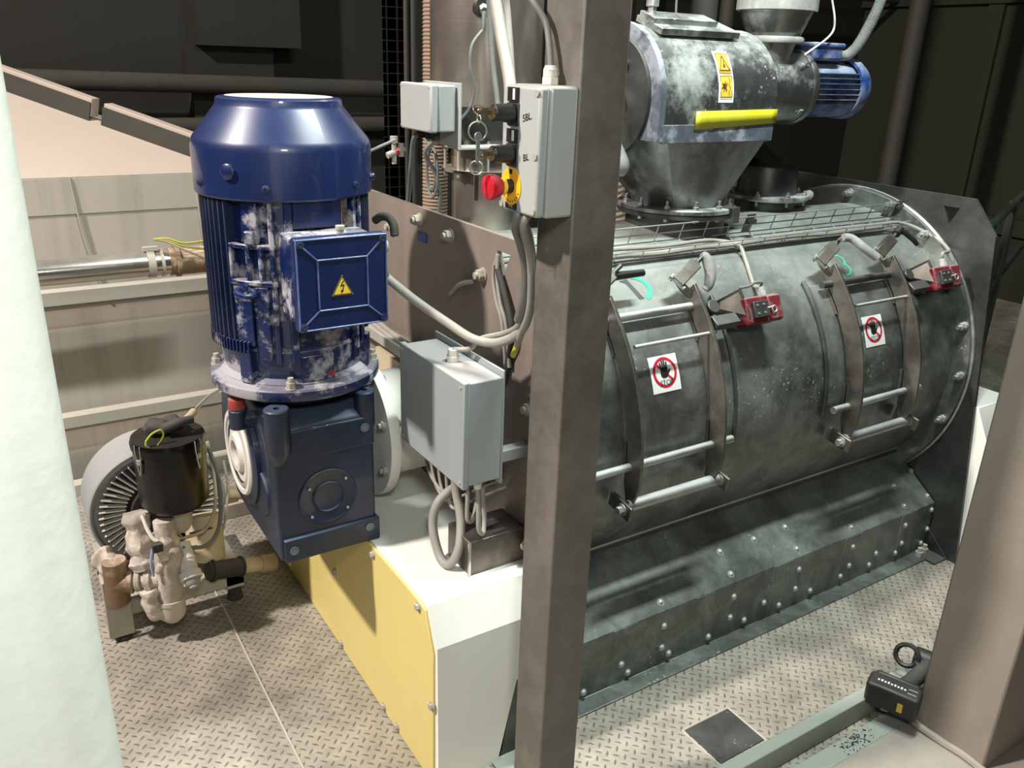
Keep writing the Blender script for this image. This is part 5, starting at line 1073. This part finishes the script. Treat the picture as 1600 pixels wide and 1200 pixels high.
# loose things lying on the lid
rgm = MB(); base = Vector((0.373, 2.40, 0.662)); rr = random.Random(5)
rgm.sphere((0.368, 2.405, 0.682), 0.05, (1.15, 0.8, 0.42), 24)
def crumple(v):
    q = v*1.0; n_ = sin(v.x*130+v.y*60)*0.35+sin(v.y*190-v.z*90)*0.3+sin(v.z*240+v.x*70)*0.25
    c = Vector((0.368, 2.405, 0.665)); d = v-c; d *= 1+0.28*n_; q = c+d; q.z = max(q.z, 0.660); return q
rgm.warp(crumple)
rag = setp(obj('work_glove', rgm, RUBBER), 'crumpled dark glove lying on the canister lid', 'glove')
obj('cuff_edging', MB().tube([(0.304,2.330,0.675), (0.322,2.330,0.694), (0.346,2.330,0.701), (0.351,2.330,0.684), (0.337,2.330,0.663), (0.322,2.330,0.649), (0.304,2.330,0.661), (0.304,2.330,0.675)], 0.0028, 8), mat('yellow_green_edging', (170, 178, 60), 0.6), rag, label='yellow-green cuff edging')
obj('glove_finger', MB().tube([(0.36, 2.37, 0.685), (0.40, 2.36, 0.70), (0.44, 2.37, 0.70)], lambda t: 0.016-0.004*t, 10), RUBBER, rag)
G5 = 'loose wires above the canister'
for i, (dx, dz, m_) in enumerate(((0, 0, CABLE), (4, 3, BEAM), (-3, -4, OLDY), (2, -5, CABLE))):
    cable([tuple(Vector((0.424,2.380,0.699))+Vector((dx*.001, 0, dz*.001))), tuple(Vector((0.461,2.420,0.707))+Vector((0, 0, dz*.001))), tuple(Vector((0.513,2.480,0.716))+Vector((0, 0, dz*.0008))), tuple(Vector((0.568,2.550,0.707))+Vector((0, 0, dz*.0004)))], 0.0030, m_,
          ('grey wire running from the canister lid up behind the gear motor', 'pale green wire running from the canister lid up behind the gear motor', 'cream wire running from the canister lid up behind the gear motor', 'lowest grey wire running from the canister lid up behind the gear motor')[i], G5)
cable([(0.411,2.360,0.699), (0.433,2.380,0.703), (0.453,2.400,0.710)], 0.012, OLDY, 'cream cable sheath end on the canister lid')
cable([(0.495,2.460,0.557), (0.509,2.440,0.475), (0.505,2.420,0.374), (0.483,2.400,0.299), (0.433,2.360,0.283), (0.364,2.330,0.314)], 0.0062, CABLED, 'blue-grey hose curving from behind the canister to the valve')
cable([(0.501,2.500,0.561), (0.506,2.480,0.458), (0.496,2.460,0.357), (0.454,2.420,0.308), (0.385,2.380,0.316), (0.329,2.340,0.350)], 0.0055, OLDY, 'cream hose curving inside the blue-grey one')
cable([(0.556,2.550,0.460), (0.556,2.530,0.377), (0.531,2.500,0.280), (0.507,2.480,0.226)], 0.004, CABLE, 'thin grey wire bowing out right of the fan grille')
cable([(0.274,2.380,0.424), (0.281,2.350,0.384), (0.297,2.330,0.358), (0.329,2.330,0.370)], 0.006, PVC, 'small white tube looping below the canister')
cable([(0.279,2.300,0.352), (0.270,2.300,0.307), (0.272,2.300,0.263)], 0.004, mat('pale_blue_tube', (140, 160, 195), 0.5), 'pale blue tube between the dusty fittings')

# ------------------------------------------------------------------ dusty tank, bars and stainless pipe at the back left
TK = thing('storage_tank', 'large dust-covered tank with a sloping ribbed roof at the back left', 'tank', (-0.03, 4.6, 0.0))
tx0, tx1, ty0, ty1, te = -1.03, 0.97, 3.6, 5.6, 1.235
obj('tank_side', MB().box((tx0+0.004, ty0+0.004, 0.0), (tx1-0.004, ty1, 1.10)), TANK, TK)
obj('tank_rim', MB().box((tx0, ty0, 1.095), (tx1, ty1, te)), TANK, TK, bevel=0.004)
rf = MB(); t_ = 0.86; zt_ = te+0.375*t_
b4 = [rf.b.verts.new(p) for p in ((tx0, ty0, te), (tx1, ty0, te), (tx1, ty1, te), (tx0, ty1, te))]
u4 = [rf.b.verts.new(p) for p in ((tx0+t_, ty0+t_, zt_), (tx1-t_, ty0+t_, zt_), (tx1-t_, ty1-t_, zt_), (tx0+t_, ty1-t_, zt_))]
for k in range(4): j = (k+1) % 4; rf._f([b4[k], b4[j], u4[j], u4[k]])
rf._f(u4)
obj('tank_roof', rf, TANKT, TK, smooth=False)
hip0, hip1 = Vector((tx1, ty0, te)), Vector((tx1-t_, ty0+t_, zt_))
hd = (hip1-hip0).normalized(); sd = Vector((1, 1, 0)).normalized(); un_ = hd.cross(sd); un_ = un_ if un_.z > 0 else -un_
for t0, t1 in ((0.02, 0.50), (0.545, 0.93)):
    a_, b_ = hip0.lerp(hip1, t0), hip0.lerp(hip1, t1)
    obj('roof_rib', MB().obox((a_+b_)/2+un_*0.045, hd, sd, un_, (b_-a_).length, 0.05, 0.075), TANKT, TK, bevel=0.003)
    obj('rib_angle', MB().obox((a_+b_)/2+un_*0.03-sd*0.03, hd, sd, un_, (b_-a_).length, 0.006, 0.075), PIPED, TK)
obj('roof_cap', MB().box((tx1-t_-0.10, ty0+t_-0.06, zt_), (tx1-t_+0.05, ty0+t_+0.1, zt_+0.02)), TANKT, TK)
for x, dx in ((0.33, 0.07), (0.78, 0.03)):
    obj('side_seam', MB().tube([(x, 3.598, 1.235), (x+dx*0.3, 3.596, 1.0), (x+dx, 3.598, 0.75)], 0.004, 6), BAR, TK)
for k, (za, zb, yf) in enumerate(((0.775, 0.83, 3.50), (0.275, 0.325, 3.50), (0.0, 0.05, 3.45))):
    setp(obj('cross_bar', MB().box((-0.4, yf, za), (1.5, yf+0.055, zb)).box((-0.4, yf+0.05, za-0.03), (1.5, yf+0.055, za)), BAR, bevel=0.003),
         ('upper horizontal frame bar in front of the dusty tank', 'middle horizontal frame bar in front of the dusty tank', 'lowest horizontal bar at the foot of the dusty tank')[k], 'bar')
HP = thing('stainless_pipe', 'horizontal shiny stainless pipe in front of the dusty tank', 'pipe', tuple((0.380,3.200,1.014)))
a_, b_, c_ = Vector((-0.057,3.200,1.015)), Vector((0.575,3.200,1.012)), Vector((0.728,3.200,1.011))
b_.z = a_.z = c_.z = 0.975
obj('pipe_body', MB().cyl(a_, b_, 0.045, seg=40), STAIN_H, HP)
obj('pipe_clamp', MB().cyl(b_-Vector((0.075, 0, 0)), b_-Vector((0.05, 0, 0)), 0.050, seg=40).cyl(b_-Vector((0.03, 0, 0)), b_-Vector((0.02, 0, 0)), 0.049, seg=40).obox(b_+Vector((-0.06, -0.01, 0.055)), (1, 0, 0), (0, 1, 0), (0, 0, 1), 0.05, 0.02, 0.014), BAR, HP)
obj('hose_end', MB().cyl(b_, c_, 0.050, seg=32).cyl(b_+Vector((0.02, 0, 0)), b_+Vector((0.035, 0, 0)), 0.056, seg=32), BRASS, HP, label='brown dusty hose end on the pipe')
for i in range(3):
    cable([(0.521,3.130,1.074), tuple(Vector((0.566,3.130,1.061))+Vector((0, 0, 0.006*i))), tuple(Vector((0.619,3.130,1.029))+Vector((0, 0, 0.012*i))), tuple(Vector((0.686,3.150,0.991))+Vector((0.01*i, 0, 0.03*i)))], 0.004, mat('yellow_green_wire', (170, 165, 70), 0.6) if i else OLDY,
          ('cream wire strung from the stainless pipe clamp', 'lower yellow-green wire strung from the stainless pipe clamp', 'upper yellow-green wire strung from the stainless pipe clamp')[i], 'wires at the stainless pipe clamp')
setp(obj('floor_beam', MB().box((0.60, 2.98, 0.0), (1.0, 3.06, 0.06)), BAR, bevel=0.003), 'low dusty beam on the floor behind the blower', 'beam')

# ------------------------------------------------------------------ dark background services
setp(obj('wall_pipe', MB().cyl((-2.0, 5.75, 1.54), (2.7, 5.75, 1.475), 0.055, seg=20), PIPED), 'long dusty horizontal pipe along the dark back wall', 'pipe')
setp(obj('wall_pipe', MB().cyl((1.0, 5.8, 1.24), (3.2, 5.8, 1.24), 0.05, seg=20), PIPED), 'lower dusty pipe on the back wall, seen beside the blue motor', 'pipe')
setp(obj('upright_pipe', MB().cyl((5.93, 4.0, -0.5), (5.93, 4.0, 3.6), 0.07, seg=24), PIPED), 'dark upright pipe in front of the right wall panels', 'pipe')
setp(obj('upright_pipe', MB().cyl((4.35, 4.3, -0.5), (4.35, 4.3, 3.6), 0.05, seg=24), PIPED), 'dark upright pipe behind the feed hopper motor', 'pipe')
setp(obj('wall_pipe', MB().cyl((4.5, 5.6, 2.35), (8.0, 5.6, 2.35), 0.03, seg=16), PIPED), 'thin horizontal pipe high on the wall at the top right', 'pipe')
RL = thing('guard_rail', 'dark green guard rail beyond the right end of the machine', 'railing', (4.9, 2.4, 0.0))
for x, y in ((4.35, 2.30), (5.2, 2.65)): obj('rail_post', MB().box((x-0.02, y-0.02, 0), (x+0.02, y+0.02, 1.02)), GREENF, RL)
for z in (1.0, 0.55): obj('rail_bar', MB().cyl((4.1, 2.2, z), (6.4, 3.15, z), 0.022), GREENF, RL)

# ------------------------------------------------------------------ cordless drill lying behind the right column
DR = thing('cordless_drill', 'black cordless drill with yellow battery mark lying beside the right column', 'drill', (1.99, 1.02, 0.073))
X_, Y_ = Vector((0.90, 0.35, 0.12)).normalized(), Vector((-0.36, 0.93, 0.0)).normalized(); Z_ = X_.cross(Y_)
cB = Vector((1.925, 0.985, 0.098))
obj('battery', MB().obox(cB, X_, Y_, Z_, 0.060, 0.138, 0.078).obox(cB+X_*0.038, X_, Y_, Z_, 0.02, 0.12, 0.066), BLACK, DR, bevel=0.011, seg=3)
def fnB(u, v, l): return cB-X_*(0.030+l)-Y_*u+Z_*v
lb = MB(); flat_poly(lb, [(0.018, -0.020), (0.032, -0.020), (0.032, 0.012), (0.018, 0.012)], fnB, 0.0004)
obj('battery_label', lb, YSTK, DR, ang=80, label='small yellow label on the battery')
lb = MB()
def fnB2(u, v, l): return cB+Z_*(0.039+l)-Y_*u+X_*v
for k in range(9): flat_poly(lb, [(-0.045+k*0.0085, -0.004), (-0.040+k*0.0085, -0.004), (-0.040+k*0.0085, 0.002+0.002*(k % 2)), (-0.045+k*0.0085, 0.002+0.002*(k % 2))], fnB2, 0.0004)
flat_line(lb, [(0.034, -0.009), (0.056, -0.009)], 0.0015, fnB2, 0.0004); flat_line(lb, [(0.034, 0.007), (0.056, 0.007)], 0.0015, fnB2, 0.0004)
obj('battery_print', lb, WSTK, DR, ang=80, label='worn white print')
obj('handle', MB().tube([cB+X_*0.035-Y_*0.012, cB+X_*0.09-Y_*0.03, cB+X_*0.16-Y_*0.05], lambda t: 0.026-0.004*sin(t*3.1), 16), RUBBER, DR)
obj('drill_body', MB().cyl(cB+X_*0.185-Y_*0.14, cB+X_*0.185-Y_*0.01, 0.032, seg=28).cyl(cB+X_*0.185-Y_*0.14, cB+X_*0.185-Y_*0.19, 0.024, 0.017, seg=24), BLACK, DR, bevel=0.003)
obj('belt_clip', MB().ring(cB+X_*0.150+Y_*0.005+Z_*0.025, X_*0.8-Z_*0.5, 0.030, 0.007, 24, sub=8).cyl(cB+X_*0.150-Y_*0.02+Z_*0.015, cB+X_*0.135-Y_*0.045, 0.012), BLACK, DR)
for o in list(bpy.data.objects):
    if '_o' in o: del o['_o']
